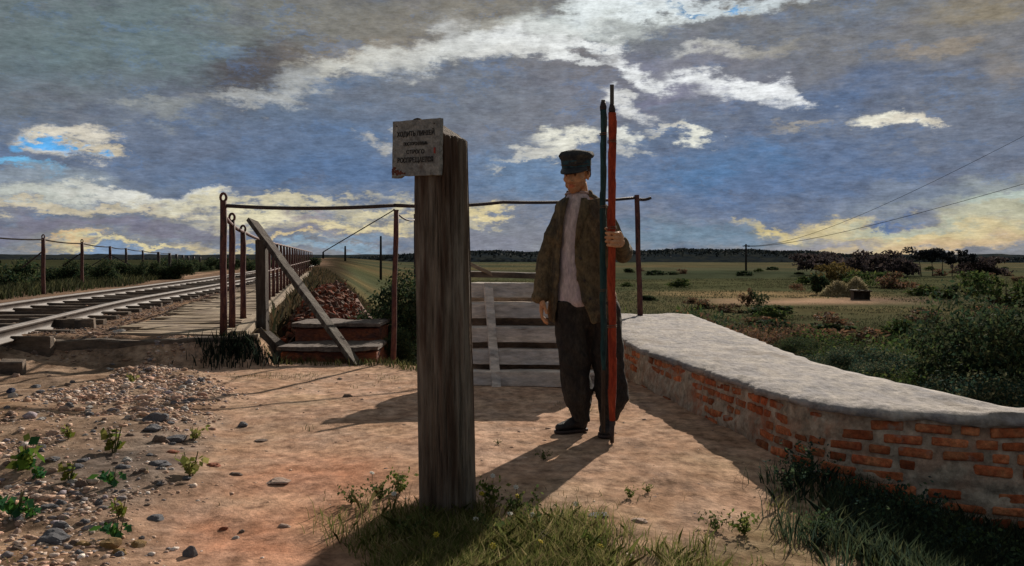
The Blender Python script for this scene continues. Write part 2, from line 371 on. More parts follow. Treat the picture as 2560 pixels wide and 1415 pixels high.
# ------------------------------------------------------------------ materials
M = {}
M['wood_dark'] = mat('weathered dark wood', [(.085, .068, .055), (.13, .115, .095), (.05, .035, .028)], 5, (1, 1, .18), .92, .7, 26, wear=((.16, .15, .13), 14, .58, .72))
M['wood_post'] = mat('old oak post', [(.12, .092, .068), (.205, .18, .15), (.075, .048, .034)], 7, (1, 1, .10), .9, .95, 24, wear=((.11, .055, .035), 4, .55, .68), contrast=.28)
M['wood_grey'] = mat('silvered timber', [(.60, .54, .50), (.46, .44, .44), (.68, .60, .53)], 3.5, (.25, 1, 1), .9, .7, 22, wear=((.13, .10, .085), 10, .56, .70), contrast=.25)
M['wood_tan'] = mat('sun bleached planks', [(.34, .26, .18), (.26, .19, .14), (.42, .34, .24)], 4, (.35, 1, 1), .9, .5, 22, wear=((.15, .11, .09), 6, .5, .66))
M['sleeper'] = mat('tarred sleepers', [(.075, .062, .054), (.12, .095, .075), (.17, .13, .10)], 5, (.4, 1, 1), .92, .7, 20)
M['iron_red'] = mat('red lead painted iron', [(.105, .036, .034), (.065, .026, .030), (.14, .06, .045)], 12, (1, 1, .4), .7, .4, 40, wear=((.03, .022, .022), 9, .55, .66))
M['iron_dark'] = mat('dark iron', [(.045, .033, .032), (.07, .05, .045)], 14, rough=.65, bump=.3)
M['rail_steel'] = mat('rail steel', [(.085, .065, .055), (.055, .042, .036)], 6, rough=.6, bump=.3)
M['rail_head'] = mat('worn rail head', [(.30, .28, .27), (.20, .17, .155)], 5, rough=.85, spec=.2, bump=.15)
M['mortar'] = mat('old render and mortar', [(.42, .345, .27), (.32, .265, .205), (.50, .425, .34), (.38, .26, .19)], 2.6, rough=.95, bump=1.0, bscale=14, wear=((.42, .15, .075), 3.4, .55, .68), contrast=.3)
M['brick'] = mat('red bricks', [(.46, .125, .048), (.38, .095, .042), (.52, .20, .09)], 5, rough=.92, bump=.8, bscale=22, attr=True, wear=((.34, .27, .22), 7, .57, .69), contrast=.3)
M['coping'] = mat('lime washed coping', [(.33, .305, .30), (.24, .23, .24), (.41, .37, .335)], 3.2, (1, .45, 1), .95, 1.0, 18, wear=((.22, .185, .155), 3.4, .54, .70), contrast=.26)
M['masonry'] = mat('dark red masonry', [(.17, .062, .042), (.10, .048, .04), (.26, .085, .042)], 4, (1, 1, 2.2), .93, .8, 18, wear=((.20, .15, .12), 6, .62, .7), contrast=.3)
M['tread'] = mat('worn stone treads', [(.13, .105, .092), (.09, .07, .062), (.18, .145, .125)], 5, rough=.93, bump=.6, contrast=.25)
M['rubble'] = mat('broken red brick rubble', [(.24, .07, .035), (.11, .05, .035), (.15, .095, .065)], 6, rough=.95, bump=.8, attr=True)
M['stone'] = mat('ballast stones', [(.5, .47, .45), (.40, .37, .36), (.58, .54, .50)], 18, rough=.85, bump=.6, attr=True)
M['leaf'] = mat('leaves', [(1, 1, 1), (.72, .75, .68)], 6, rough=.9, spec=.06, bump=0, attr=True, transl=.35, contrast=.1)
M['grass'] = mat('grass blades', [(1, 1, 1), (.75, .75, .7)], 5, rough=.9, spec=.06, bump=0, attr=True, transl=.35, contrast=.1)
M['bark'] = mat('bark', [(.07, .055, .045), (.11, .09, .07)], 8, (1, 1, .3), .95, .6)
M['sign'] = mat('weathered sign paint', [(.22, .225, .22), (.165, .165, .165), (.28, .28, .265)], 9, rough=.8, bump=.4, bscale=60, wear=((.11, .08, .065), 12, .58, .70), contrast=.28)
M['paint_black'] = mat('lettering black', [(.022, .022, .024), (.05, .05, .05)], 40, rough=.8, bump=0, wear=((.20, .20, .20), 60, .60, .68))
M['rust'] = mat('rusty patch', [(.16, .055, .04), (.09, .04, .03)], 30, rough=.9, bump=.5)
M['wire'] = mat('wire', [(.035, .03, .03), (.05, .045, .04)], 4, rough=1.0, spec=0.0, bump=0)

def ss(a, b, x):
    t = np.clip((np.asarray(x, float) - a) / (np.asarray(b, float) - a), 0, 1); return t * t * (3 - 2 * t)
def fbm(x, y, s, octv=4, seed=0):
    """cheap value noise on numpy arrays, 0 centred"""
    x = np.asarray(x, float) * s + seed * 17.3; y = np.asarray(y, float) * s - seed * 9.1; out = 0; a = 1.0; tot = 0
    def h(i, j): 
        v = np.sin(i * 127.1 + j * 311.7 + seed * 5.3) * 43758.5453; return v - np.floor(v)
    for o in range(octv):
        i = np.floor(x); j = np.floor(y); fx = x - i; fy = y - j; fx = fx * fx * (3 - 2 * fx); fy = fy * fy * (3 - 2 * fy)
        v = (h(i, j) * (1 - fx) + h(i + 1, j) * fx) * (1 - fy) + (h(i, j + 1) * (1 - fx) + h(i + 1, j + 1) * fx) * fy
        out = out + (v - .5) * a; tot += a; a *= .5; x = x * 2.03 + 3.1; y = y * 2.03 + 1.7
    return out / tot * 2

RAIL_Y = [2, 6, 8.7, 10.06, 14.6, 21.5, 28, 40, 57, 120, 400, 3000]
RAIL_X = [-3.7, -4.3, -4.85, -5.16, -6.15, -7.1, -8.05, -10, -13, -24.5, -78, -570]
def rail_x(y): return np.interp(y, RAIL_Y, RAIL_X)
def xr(y): return -2.98 - (np.asarray(y, float) - 9.5) * .2
WF = [(1.42, 12.5), (1.18, 10.4), (1.10, 9.0), (1.11, 8.08), (1.32, 6.57), (1.45, 5.75), (1.56, 5.12), (1.68, 4.86), (1.89, 4.68), (2.23, 4.54), (2.6, 4.44), (3.4, 4.30)]
WB = [(2.42, 12.6), (2.36, 10.4), (2.32, 9.0), (2.27, 8.08), (2.22, 6.9), (2.26, 6.3), (2.34, 5.8), (2.40, 5.5), (2.48, 5.2), (2.53, 4.92), (2.68, 4.72), (3.5, 4.52)]
wf_y = [p[1] for p in WF][::-1]; wf_x = [p[0] for p in WF][::-1]; wb_y = [p[1] for p in WB][::-1]; wb_x = [p[0] for p in WB][::-1]
FIELD = -3.0
def edge_y(x): return np.interp(x, [-2.6, -1.3, -.9, -.42, -.36, .9, 1.0], [9.45, 9.35, 8.9, 8.6, 8.5, 8.5, 9.3])
def gz(x, y, detail=True):
    x = np.asarray(x, float); y = np.asarray(y, float)
    und = fbm(x, y, .02, 3, 3) * .6 * ss(40, 160, y)
    field = FIELD + und
    d1 = ss(0, 5.5, y - edge_y(x)); d1 = np.maximum(d1, 0)
    xb = np.interp(y, wb_y, wb_x); d2 = ss(-.15, 4.5, x - xb) * ss(3.9, 4.6, y)
    low = (field + (1.0) * (1 - ss(9, 40, y)))
    plat = 0.0
    z = plat + (low - plat) * np.maximum(d1, d2)
    z = np.where((x > 3.2) & (y < 4.6), z - .5 * ss(3.2, 6, x), z)
    # sunken shaded corner beside the curve of the wall
    z = z - .42 * np.exp(-(((x - 2.65) / 1.1) ** 2 + ((y - 3.75) / 1.05) ** 2))
    # railway embankment
    rx = rail_x(y); e_r = ss(0.0, 1.3 + .1 * np.maximum(y - 14, 0), x - (xr(y) + .25)); e_l = ss(0, 5, (rx - 4.6) - x)
    emb = .262 + (low - .262) * e_r; emb = emb + (-1.3 - emb) * e_l
    ramp = ss(8.9, 9.4, y)
    zz = np.where(x < xr(y) + 1.5 + .1 * np.maximum(y - 14, 0), np.maximum(emb, z), z)
    zl = z + ss(-4.3, -5.6, x) * .24 * ss(6.2, 8.6, y)                      # rising bank at far left
    z = zl + (zz - zl) * ramp
    if detail:
        near = 1 - ss(10, 25, y)
        grav = gravel_mask(x, y)
        z = z + near * (fbm(x, y, .9, 3, 1) * .025 + fbm(x, y, 5, 3, 2) * .008) + grav * (fbm(x, y, 2.2, 4, 5) * .05 + .05)
        z = z + ss(12, 40, y) * fbm(x, y, .25, 3, 8) * .12
    return z
def gravel_mask(x, y):
    n = fbm(x, y, .9, 3, 21) * .35
    b = np.interp(y, [2.5, 3.3, 4.5, 5.8, 7.2, 9.2], [-.9, -1.22, -1.55, -1.95, -2.4, -3.2])
    return ss(.25, -.35, x - b + n) * ss(10.0, 9.0, y)
def grass_mask(x, y):
    n = fbm(x, y, 1.6, 4, 31)
    a = np.exp(-(((x + .30) / .36) ** 2 + ((y - 3.72) / .38) ** 2))
    a2 = np.exp(-(((x - .12) / .42) ** 2 + ((y - 3.62) / .36) ** 2))
    b = ss(3.95, 3.5, y + .18 * np.sin(x * 3) - .42 * ss(.6, 1.25, x)) * ss(-.62, -.35, x)
    c = np.exp(-(((x - 1.72) / .42) ** 2 + ((y - 4.18) / .42) ** 2)) + ss(1.55, 2.0, x) * ss(4.75, 4.3, y)
    return np.clip(np.maximum.reduce([a * 1.25, a2 * 1.15, b, np.clip(c, 0, 1) * 1.2]) + n * .42 - .12, 0, 1)

def build_ground():
    def axis(a, b, step, lo, hi, grow):
        xs = list(np.arange(a, b + 1e-6, step)); s = step; x = b
        while x < hi: s *= grow; x += s; xs.append(x)
        s = step; x = a
        while x > lo: s *= grow; x -= s; xs.insert(0, x)
        return np.array(xs)
    X = axis(-7.5, 4.0, .05, -4000, 4000, 1.09); Y = axis(2.4, 10.5, .05, -1200, 6000, 1.07)
    xx, yy = np.meshgrid(X, Y); zz = gz(xx, yy); nx, ny = len(X), len(Y)
    V = np.stack([xx, yy, zz], -1).reshape(-1, 3)
    idx = np.arange(nx * ny).reshape(ny, nx)
    Fq = np.stack([idx[:-1, :-1], idx[:-1, 1:], idx[1:, 1:], idx[1:, :-1]], -1).reshape(-1, 4)
    me = bpy.data.meshes.new('ground'); me.vertices.add(len(V)); me.vertices.foreach_set('co', V.reshape(-1).astype(np.float32))
    me.loops.add(len(Fq) * 4); me.polygons.add(len(Fq)); me.loops.foreach_set('vertex_index', Fq.reshape(-1).astype(np.int32))
    me.polygons.foreach_set('loop_start', np.arange(0, len(Fq) * 4, 4, dtype=np.int32)); me.polygons.foreach_set('loop_total', np.full(len(Fq), 4, np.int32))
    me.update(calc_edges=True); me.polygons.foreach_set('use_smooth', [True] * len(Fq))
    # real surface colours laid down by area: sand, red earth, gravel, turf, meadow
    x, y, z = V.T
    def C(*c): return np.array(c)[None, :]
    n1 = fbm(x, y, .8, 4, 40)[:, None]; n2 = fbm(x, y, 2.7, 4, 41)[:, None]
    col = C(.45, .315, .235) + n1 * C(.07, .05, .04) + n2 * C(.05, .04, .045)
    def lay(mask, c, nz=.3):
        nonlocal col
        m = np.clip(mask, 0, 1)[:, None]; col = col * (1 - m) + (c * (1 + n2 * nz)) * m
    red = np.exp(-(((x + 1.0) / .48) ** 2 + ((y - 3.9) / 1.15) ** 2)) * (1 + fbm(x, y, 2, 3, 44) * .9)
    lay(red * .9, C(.48, .235, .15)); lay(ss(.1, .6, fbm(x, y, .55, 4, 45)) * .55, C(.36, .25, .19)); lay(ss(.15, .55, fbm(x, y, 1.1, 4, 46)) * .45, C(.48, .36, .25))
    lay(gravel_mask(x, y) * .9, C(.27, .20, .15), .8)
    gy = gravel_mask(x, y) * np.exp(-(((x + 1.75) / .5) ** 2 + ((y - 4.9) / 1.4) ** 2)); lay(gy * .8, C(.19, .175, .17), .6)
    lay(ss(.1, .5, fbm(x, y, .8, 4, 47)) * gravel_mask(x, y) * .7, C(.30, .19, .115), .5)
    lay(grass_mask(x, y) * ss(4.9, 4.5, y) * .75, C(.12, .11, .055), .5)
    deck = ss(9.2, 9.5, y) * (x < xr(y) + .3) * (x > rail_x(y) - 4)
    lay(deck * .95, C(.21, .15, .115), .6); lay(deck * ss(0, .5, fbm(x, y, 1.3, 3, 48)) * .7, C(.28, .19, .125), .4)
    slope = ss(-.15, -.7, z) * ss(8, 12, y) + ss(.1, .6, x - np.interp(y, wb_y, wb_x)) * ss(4.5, 5, y)
    lay(slope, C(.060, .066, .038), .6)
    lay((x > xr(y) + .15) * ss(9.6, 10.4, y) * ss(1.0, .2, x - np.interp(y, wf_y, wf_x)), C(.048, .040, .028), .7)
    far = ss(16, 30, y) * (z < -.5)
    lay(far, C(.082, .090, .050), .4)
    b = fbm(x * .35, y * 1.0, .03, 4, 50); lay(far * ss(.05, .45, b) * .9, C(.150, .122, .066), .5)
    b2 = fbm(x * .25, y, .022, 4, 51); lay(far * ss(.05, .4, b2) * .8, C(.058, .082, .052), .4)
    lay(far * ss(150, 300, y) * .7, C(.092, .098, .066), .3)
    lay(far * ss(.15, .5, fbm(x * .2, y, .05, 4, 53)) * ss(80, 200, y) * ss(60, -20, x) * .85, C(.135, .115, .062), .3)
    lay(far * ss(85, 30, y) * ss(-8, 2, x) * .85, C(.046, .058, .034), .5)
    lay(far * ss(110, 170, y) * ss(-.05, .4, fbm(x * .35, y, .035, 4, 81)) * .8, C(.145, .115, .065), .4); lay(far * ss(90, 150, y) * ss(.0, .35, fbm(x * .3, y, .03, 4, 82)) * .8, C(.045, .062, .042), .4)
    sand = np.exp(-(((x - 26) / 8.5) ** 4 + ((y - 83 - fbm(x, y, .15, 3, 54) * 3) / 4.2) ** 4)); lay(sand * .95, C(.46, .32, .235), .2)
    sand2 = np.exp(-(((x - 27) / 12) ** 4 + ((y - 97 - fbm(x, y, .1, 3, 55) * 6) / 9) ** 4)); lay(sand2 * .85, C(.30, .225, .13), .5)
    pur = np.exp(-(((x - 36) / 5) ** 4 + ((y - 86) / 5) ** 4)); lay(pur * .6, C(.22, .15, .13), .3)
    left = (x < rail_x(y) - 4.4) * ss(9, 14, y); lay(left * .95, C(.040, .046, .026), .5)
    a = me.color_attributes.new('Col', 'FLOAT_COLOR', 'POINT'); cc = np.ones((len(V), 4), np.float32); cc[:, :3] = np.clip(col, .01, .8)
    a.data.foreach_set('color', cc.reshape(-1))
    gm = mat('ground soil and turf', [(1.0, 1.0, 1.0), (.80, .78, .78), (1.18, 1.14, 1.08), (.92, .84, .78)], 1.7, (1, .8, 1), .97, .55, 40, attr=True, contrast=.34, spec=0.0)
    kind(link('ground', me, gm), 'structure')
build_ground()

# ------------------------------------------------------------------ brick wing wall
def exposed(f, z):
    near = ss(5.6, 4.9, f[1])
    e = mnoise.fractal(Vector((f[0] * 1.6 + 4.0, f[1] * 1.6, z * 5)), 1, 2, 4) + mnoise.noise(Vector((f[0] * 6, f[1] * 6, z * 13 + 9))) * .35
    thr = .03 - .60 * float(near)
    if f[1] > 9: thr = 5
    if 4.9 < f[1] < 5.45 and z < .22: thr = -.45
    return e - thr
def wall_height(i): return [.30, .30, .30, .305, .312, .315, .318, .318, .316, .314, .312, .31][i]
def build_wall():
    t = thing('brick_wall', 'low curved brick wall with broad pale coping beside the sandy path', 'wall', (WF[5][0], WF[5][1], 0))
    inv = Matrix.Translation((-WF[5][0], -WF[5][1], 0))
    # resample both edges with a smooth curve
    def res(pts, n):
        pts = [Vector((*p, 0)) for p in pts]; out = []
        for i in range(len(pts) - 1):
            p0, p1, p2, p3 = pts[max(i - 1, 0)], pts[i], pts[i + 1], pts[min(i + 2, len(pts) - 1)]
            for k in range(n):
                s = k / n; out.append(.5 * ((2 * p1) + (-p0 + p2) * s + (2 * p0 - 5 * p1 + 4 * p2 - p3) * s * s + (-p0 + 3 * p1 - 3 * p2 + p3) * s ** 3))
        return out + [pts[-1]]
    n = 30; fr, bk = res(WF, n), res(WB, n); hs = np.interp(np.arange(len(fr)) / n, range(12), [wall_height(i) for i in range(12)])
    nm = []
    for i in range(len(fr)):
        d = (fr[min(i + 1, len(fr) - 1)] - fr[max(i - 1, 0)]).normalized(); nm.append(Vector((d.y, -d.x, 0)) if Vector((d.y, -d.x, 0)).dot(Vector((-1, -.6, 0))) > 0 else Vector((-d.y, d.x, 0)))
    b = MB(); rings = []
    for i in range(len(fr)):
        h = hs[i]; o = nm[i]; f, k = fr[i], bk[i]; r = []
        for s in np.linspace(-.45, h - .035, 44):
            q = f + o * (.045 * (1 - max(s, 0) / h)); q.z = s
            ee = exposed((f.x, f.y), s); q += o * (mnoise.noise(Vector((q.x * 6, q.y * 6, s * 9))) * .012 + mnoise.noise(Vector((q.x * 25, q.y * 25, s * 30))) * .004 + .013 * float(ss(.05, -.10, ee)) - .010); r.append(q)
        r.append(Vector((k.x, k.y, h - .035))); r.append(Vector((k.x + .1, k.y + .05, -1.6)))
        rings.append([inv @ q for q in r])
    b.loft(rings); b.build('wall_body', M['mortar'], t)
    # coping slab, uneven top and ragged front lip
    b = MB(); rings = []
    for i in range(len(fr)):
        h = hs[i]; f, k = fr[i], bk[i]; o = nm[i]; lip = .020 + .026 * mnoise.noise(Vector((f.x * 5, f.y * 5, 3.3))) + .022 * mnoise.noise(Vector((f.x * 17, f.y * 17, 1.3)))
        th = .040 + .016 * mnoise.noise(Vector((f.x * 8, f.y * 8, 6.1))); r = [f - o * .03 + Vector((0, 0, h - th - .004)), f + o * lip + Vector((0, 0, h - th)), f + o * lip + Vector((0, 0, h - .012)), f + o * (lip - .018) + Vector((0, 0, h))]
        m = 14
        for j in range(1, m):
            q = (f + o * (lip - .018)).lerp(k, j / m); q.z = h + .010 + mnoise.fractal(Vector((q.x * 4, q.y * 3, 1)), 1, 2, 6) * .017; r.append(q)
        kk = k + (k - f).normalized() * (.02 + .05 * abs(mnoise.noise(Vector((k.x * 3, k.y * 3, 8)))))
        r += [kk + Vector((0, 0, h)), kk + Vector((0, 0, h - .05))]
        rings.append([inv @ q for q in r])
    b.loft(rings); b.build('coping', M['coping'], t, smooth=True)
    # bricks showing where the render has fallen off
    b = MB(); arc = [0.0]
    for i in range(1, len(fr)): arc.append(arc[-1] + (fr[i] - fr[i - 1]).length)
    def at(s):
        i = min(max(np.searchsorted(arc, s) - 1, 0), len(arc) - 2); k = (s - arc[i]) / (arc[i + 1] - arc[i]); return fr[i].lerp(fr[i + 1], k), nm[i].lerp(nm[i + 1], k).normalized(), float(np.interp(s, arc, hs))
    bm_cols = []; ch = .062
    tot = arc[-1]; c0 = len(b.bm.verts); shades = []
    for row in range(0, 11):
        s = random.uniform(0, .1)
        while s < tot - .3:
            head = random.random() < .35; ln = .115 if head else .215; f, o, h = at(s + ln / 2)
            z = .30 - .045 - ch * (row + .5) + (h - .30)
            near = s / tot
            if exposed((f.x, f.y), z) + random.uniform(-.08, .08) > 0 and z < h - .05:
                tan = Vector((-o.y, o.x, 0)); prot = .045 * (1 - max(z, 0) / h)
                rot = Matrix((tan, -o, Vector((0, 0, 1)))).transposed() @ Euler((random.uniform(-.03, .03), random.uniform(-.05, .05), random.uniform(-.04, .04))).to_matrix()
                n0 = len(b.bm.verts)
                b.box(inv @ (f + o * (prot - .045 + random.uniform(-.006, .006)) + Vector((0, 0, z))), ((ln - .012) * random.uniform(.72, 1), .09, (ch - .012) * random.uniform(.78, 1)), rot, .010, .0022, 2)
                b.bm.verts.ensure_lookup_table(); sh = random.choice([1, 1, .85, 1.15, .7, 1.3, .55]); shades += [sh] * (len(b.bm.verts) - n0)
            s += ln
    bmesh.ops.recalc_face_normals(b.bm, faces=b.bm.faces); me = bpy.data.meshes.new('bricks'); b.bm.to_mesh(me); b.bm.free()
    a = me.color_attributes.new('Col', 'FLOAT_COLOR', 'POINT'); c = np.ones((len(shades), 4), np.float32); c[:, :3] = np.array(shades)[:, None]; a.data.foreach_set('color', c.reshape(-1))
    me.polygons.foreach_set('use_smooth', [True] * len(me.polygons))
    link('brick_facing', me, M['brick'], t)
build_wall()

# ------------------------------------------------------------------ the sign post
def build_post():
    base = Vector(((1121 - 1280) / F * 3.9, 3.9, 0)); phi = R(35)
    t = thing('sign_post', 'thick weathered timber post with a sloped top standing in rough grass', 'post', base, 0)
    lean = Vector((-.035, 0, 0)); b = MB(); ht = 1.678; w = .182; rings = []
    ex = Vector((math.cos(phi), -math.sin(phi), 0)); ey = Vector((math.sin(phi), math.cos(phi), 0))
    nper = 168; per = []
    rad = .018
    for k in range(nper):        # rounded square, evenly sampled
        a = 2 * math.pi * (k + .5) / nper; c, s_ = math.cos(a), math.sin(a); p = 5.0
        r = (abs(c) ** p + abs(s_) ** p) ** (-1 / p); per.append((c * r, s_ * r))
    def top(lx, ly): return ht - max(0.0, .085 * ((lx + .55) / 1.55)) - .015 * max(0, ly)
    nz = 64
    for i in range(nz + 1):
        s = i / nz; ww = w * (1.06 - .05 * s) * .5; r = []
        for (px_, py_) in per:
            z = -.25 + (top(px_, py_) + .25) * s
            q = ex * (px_ * ww) + ey * (py_ * ww) + lean * (z / ht)
            cr = mnoise.noise(Vector((px_ * 5.5, py_ * 5.5, z * .55))) * .0065 + mnoise.noise(Vector((px_ * 16, py_ * 16, z * 1.1))) * .0030
            ang = math.atan2(py_, px_); rv = 1 - abs(mnoise.noise(Vector((math.cos(ang) * 7, math.sin(ang) * 7, z * .45 + 3)))); rv2 = 1 - abs(mnoise.noise(Vector((math.cos(ang) * 17, math.sin(ang) * 17, z * .9 + 9)))); cr -= .011 * float(ss(.93, 1.0, rv)) + .005 * float(ss(.92, 1.0, rv2))
            q += (ex * px_ + ey * py_).normalized() * cr; q.z = z; r.append(q)
        if i == nz:
            rings.append(r); cen = sum(r, Vector()) / len(r); rings.append([q.lerp(cen, .09) + Vector((0, 0, .005)) for q in r])
        else: rings.append(r)
    b.loft(rings); po = b.build('shaft', M['wood_post'], t)
    # sign board nailed to the front face
    sg = thing('sign_board', 'small grey painted board with four lines of black lettering nailed high on the post', 'sign', (0, 0, 0))
    wc = ex * (-.042) - ey * (w / 2 + .012) + lean * .93; sg.location = base + wc + Vector((0, 0, 1.551)); sg.rotation_euler = (0, R(1.4), -phi)
    sw, sh = .258, .232
    b = MB(); t2 = bmesh.new(); nxs, nzs = 14, 12; gv = []
    for face_y in (-.011, .011):
        gv.append([[t2.verts.new((-sw / 2 + sw * i / nxs + (mnoise.noise(Vector((i * .7, j * .9, 2))) * .0035 if i in (0, nxs) else 0), face_y,
                                  -sh / 2 + sh * j / nzs + (mnoise.noise(Vector((i * .8, j, 7))) * .004 - (.008 if (j == 0 and i < 3) else 0) if j in (0, nzs) else 0))) for i in range(nxs + 1)] for j in range(nzs + 1)])
    for g, s in ((gv[0], 1), (gv[1], -1)):
        for j in range(nzs):
            for i in range(nxs):
                q = [g[j][i], g[j][i + 1], g[j + 1][i + 1], g[j + 1][i]]; t2.faces.new(q if s > 0 else q[::-1])
    edge = [(0, i) for i in range(nxs)] + [(j, nxs) for j in range(nzs)] + [(nzs, i) for i in range(nxs, 0, -1)] + [(j, 0) for j in range(nzs, 0, -1)]
    for k in range(len(edge)):
        (j0, i0), (j1, i1) = edge[k], edge[(k + 1) % len(edge)]; t2.faces.new((gv[0][j0][i0], gv[1][j0][i0], gv[1][j1][i1], gv[0][j1][i1]))
    b.add(t2); b.build('board', M['sign'], sg)
    for txt, z, size, wid in (('ХОДИТЬ ЛИНІЕЙ', .058, .026, .205), ('ПОСТОРОННИМЪ', .016, .017, .13), ('СТРОГО', -.018, .021, .098), ('ВОСПРЕЩАЕТСЯ', -.052, .027, .195)):
        cu = bpy.data.curves.new('lettering', 'FONT'); cu.body = txt; cu.size = size; cu.align_x = 'CENTER'; cu.align_y = 'CENTER'; cu.extrude = .0008; cu.offset = size * .022
        tmp = bpy.data.objects.new('tmp', cu); COL.objects.link(tmp); dg = bpy.context.evaluated_depsgraph_get(); dg.update()
        me = bpy.data.meshes.new_from_object(tmp.evaluated_get(dg)); me.name = 'lettering'; bpy.data.objects.remove(tmp)
        xs = [v.co.x for v in me.vertices]; k = wid / max(.001, max(xs) - min(xs))
        for v in me.vertices: v.co = Vector((v.co.x * k + mnoise.noise(v.co * 90) * .0012, -.0122 - v.co.z, v.co.y * 1.05 + z + mnoise.noise(v.co * 70 + Vector((5, 5, 5))) * .0012))
        link('lettering', me, M['paint_black'], sg)
    b = MB(); b.box((.105, -.0125, -.015), (.009, .004, .024), None, .001); b.build('red_mark', mat('red paint fleck', [(.32, .06, .05), (.2, .04, .04)], 30, bump=0), sg)
    b = MB()
    for i in range(16):
        u_ = random.random(); b.ell((-sw / 2 + .004 + u_ * .072, -.0105, -sh / 2 + .008 + random.random() * .03 * (1 - u_)), (.010 * random.uniform(.5, 1), .0022, .007 * random.uniform(.5, 1)), None, 2)
    b.build('rust_patch', M['rust'], sg)
    for xx in (-.105, .10):
        b = MB(); b.ell((xx, -.012, .095), (.0035, .003, .0035), None, 2); b.build('nail', M['iron_dark'], sg)
build_post()

# ------------------------------------------------------------------ timber steps (stacked boards)
def build_steps():
    t = thing('timber_steps', 'bank of grey timber boards stepped up behind the man with a short stake', 'steps', (.35, 7.7, 0))
    cs = [.0, .175, .335, .53, .70, .80]; nrow = 5; hz = [.175, .165, .205, .19, .15]; z = 0.0
    for i in range(nrow):
        h = hz[i]; b = MB(); y = i * .085
        b.beam((-.80 + random.uniform(-.03, .03), y + .06, z + h / 2 - .012), (.50 + random.uniform(-.04, .04), y + .06 + random.uniform(-.02, .02), z + h / 2 - .012 + random.uniform(-.008, .008)), .13, h - .028, .012, .003, R(90), 14, .009)
        b.build('board', M['wood_grey'], t); z += h
    b = MB(); b.box((-.15, .66, z / 2 - .06), (1.2, .20, z - .12), None, .01); b.build('backing', M['sleeper'], t)
    b = MB(); b.beam((-.84, .42, z + .055), (.56, .46, z + .03), .10, .05, .008, .002, 0, 10, .008); b.build('top_rail', M['sleeper'], t)
    b = MB(); b.beam((-.475, -.06, -.06), (-.56, .29, .86), .075, .05, .006, .002, 0, 12, .006); b.build('stake', M['wood_grey'], t)
    b = MB(); b.beam((-.74, .30, z + .16), (-.52, .40, z + .05), .035, .03, .004, .001, 0, 4, .004); b.build('brace', M['wood_tan'], t)
build_steps()

# ------------------------------------------------------------------ railings
def post_mesh(h, r=.038, eye=True):
    b = MB(); b.tube([(0, 0, 0), (.004, 0, h * .25), (-.004, .002, h * .5), (.003, 0, h * .8), (0, 0, h - .03)], [r * 1.1, r, r * .95, r, r * .95], 10)
    if eye:      # forged eye at the head
        pts = [(.030 * math.cos(a), 0, h + .005 + .042 * math.sin(a)) for a in np.linspace(-math.pi / 2, 1.5 * math.pi, 13)]
        b.tube(pts, .014, 6)
    return b.mesh('post', True)
def bar(name, pts, r, m, parent, sag=0.0, n=7, sub=6):
    b = MB(); P_ = []
    for i in range(len(pts) - 1):
        a, c = Vector(pts[i]), Vector(pts[i + 1])
        for k in range(sub): s = k / sub; P_.append(a.lerp(c, s) - Vector((0, 0, sag * 4 * s * (1 - s))))
    P_.append(Vector(pts[-1])); b.tube(P_, r, n); return b.build(name, m, parent, True)
DECK = .28
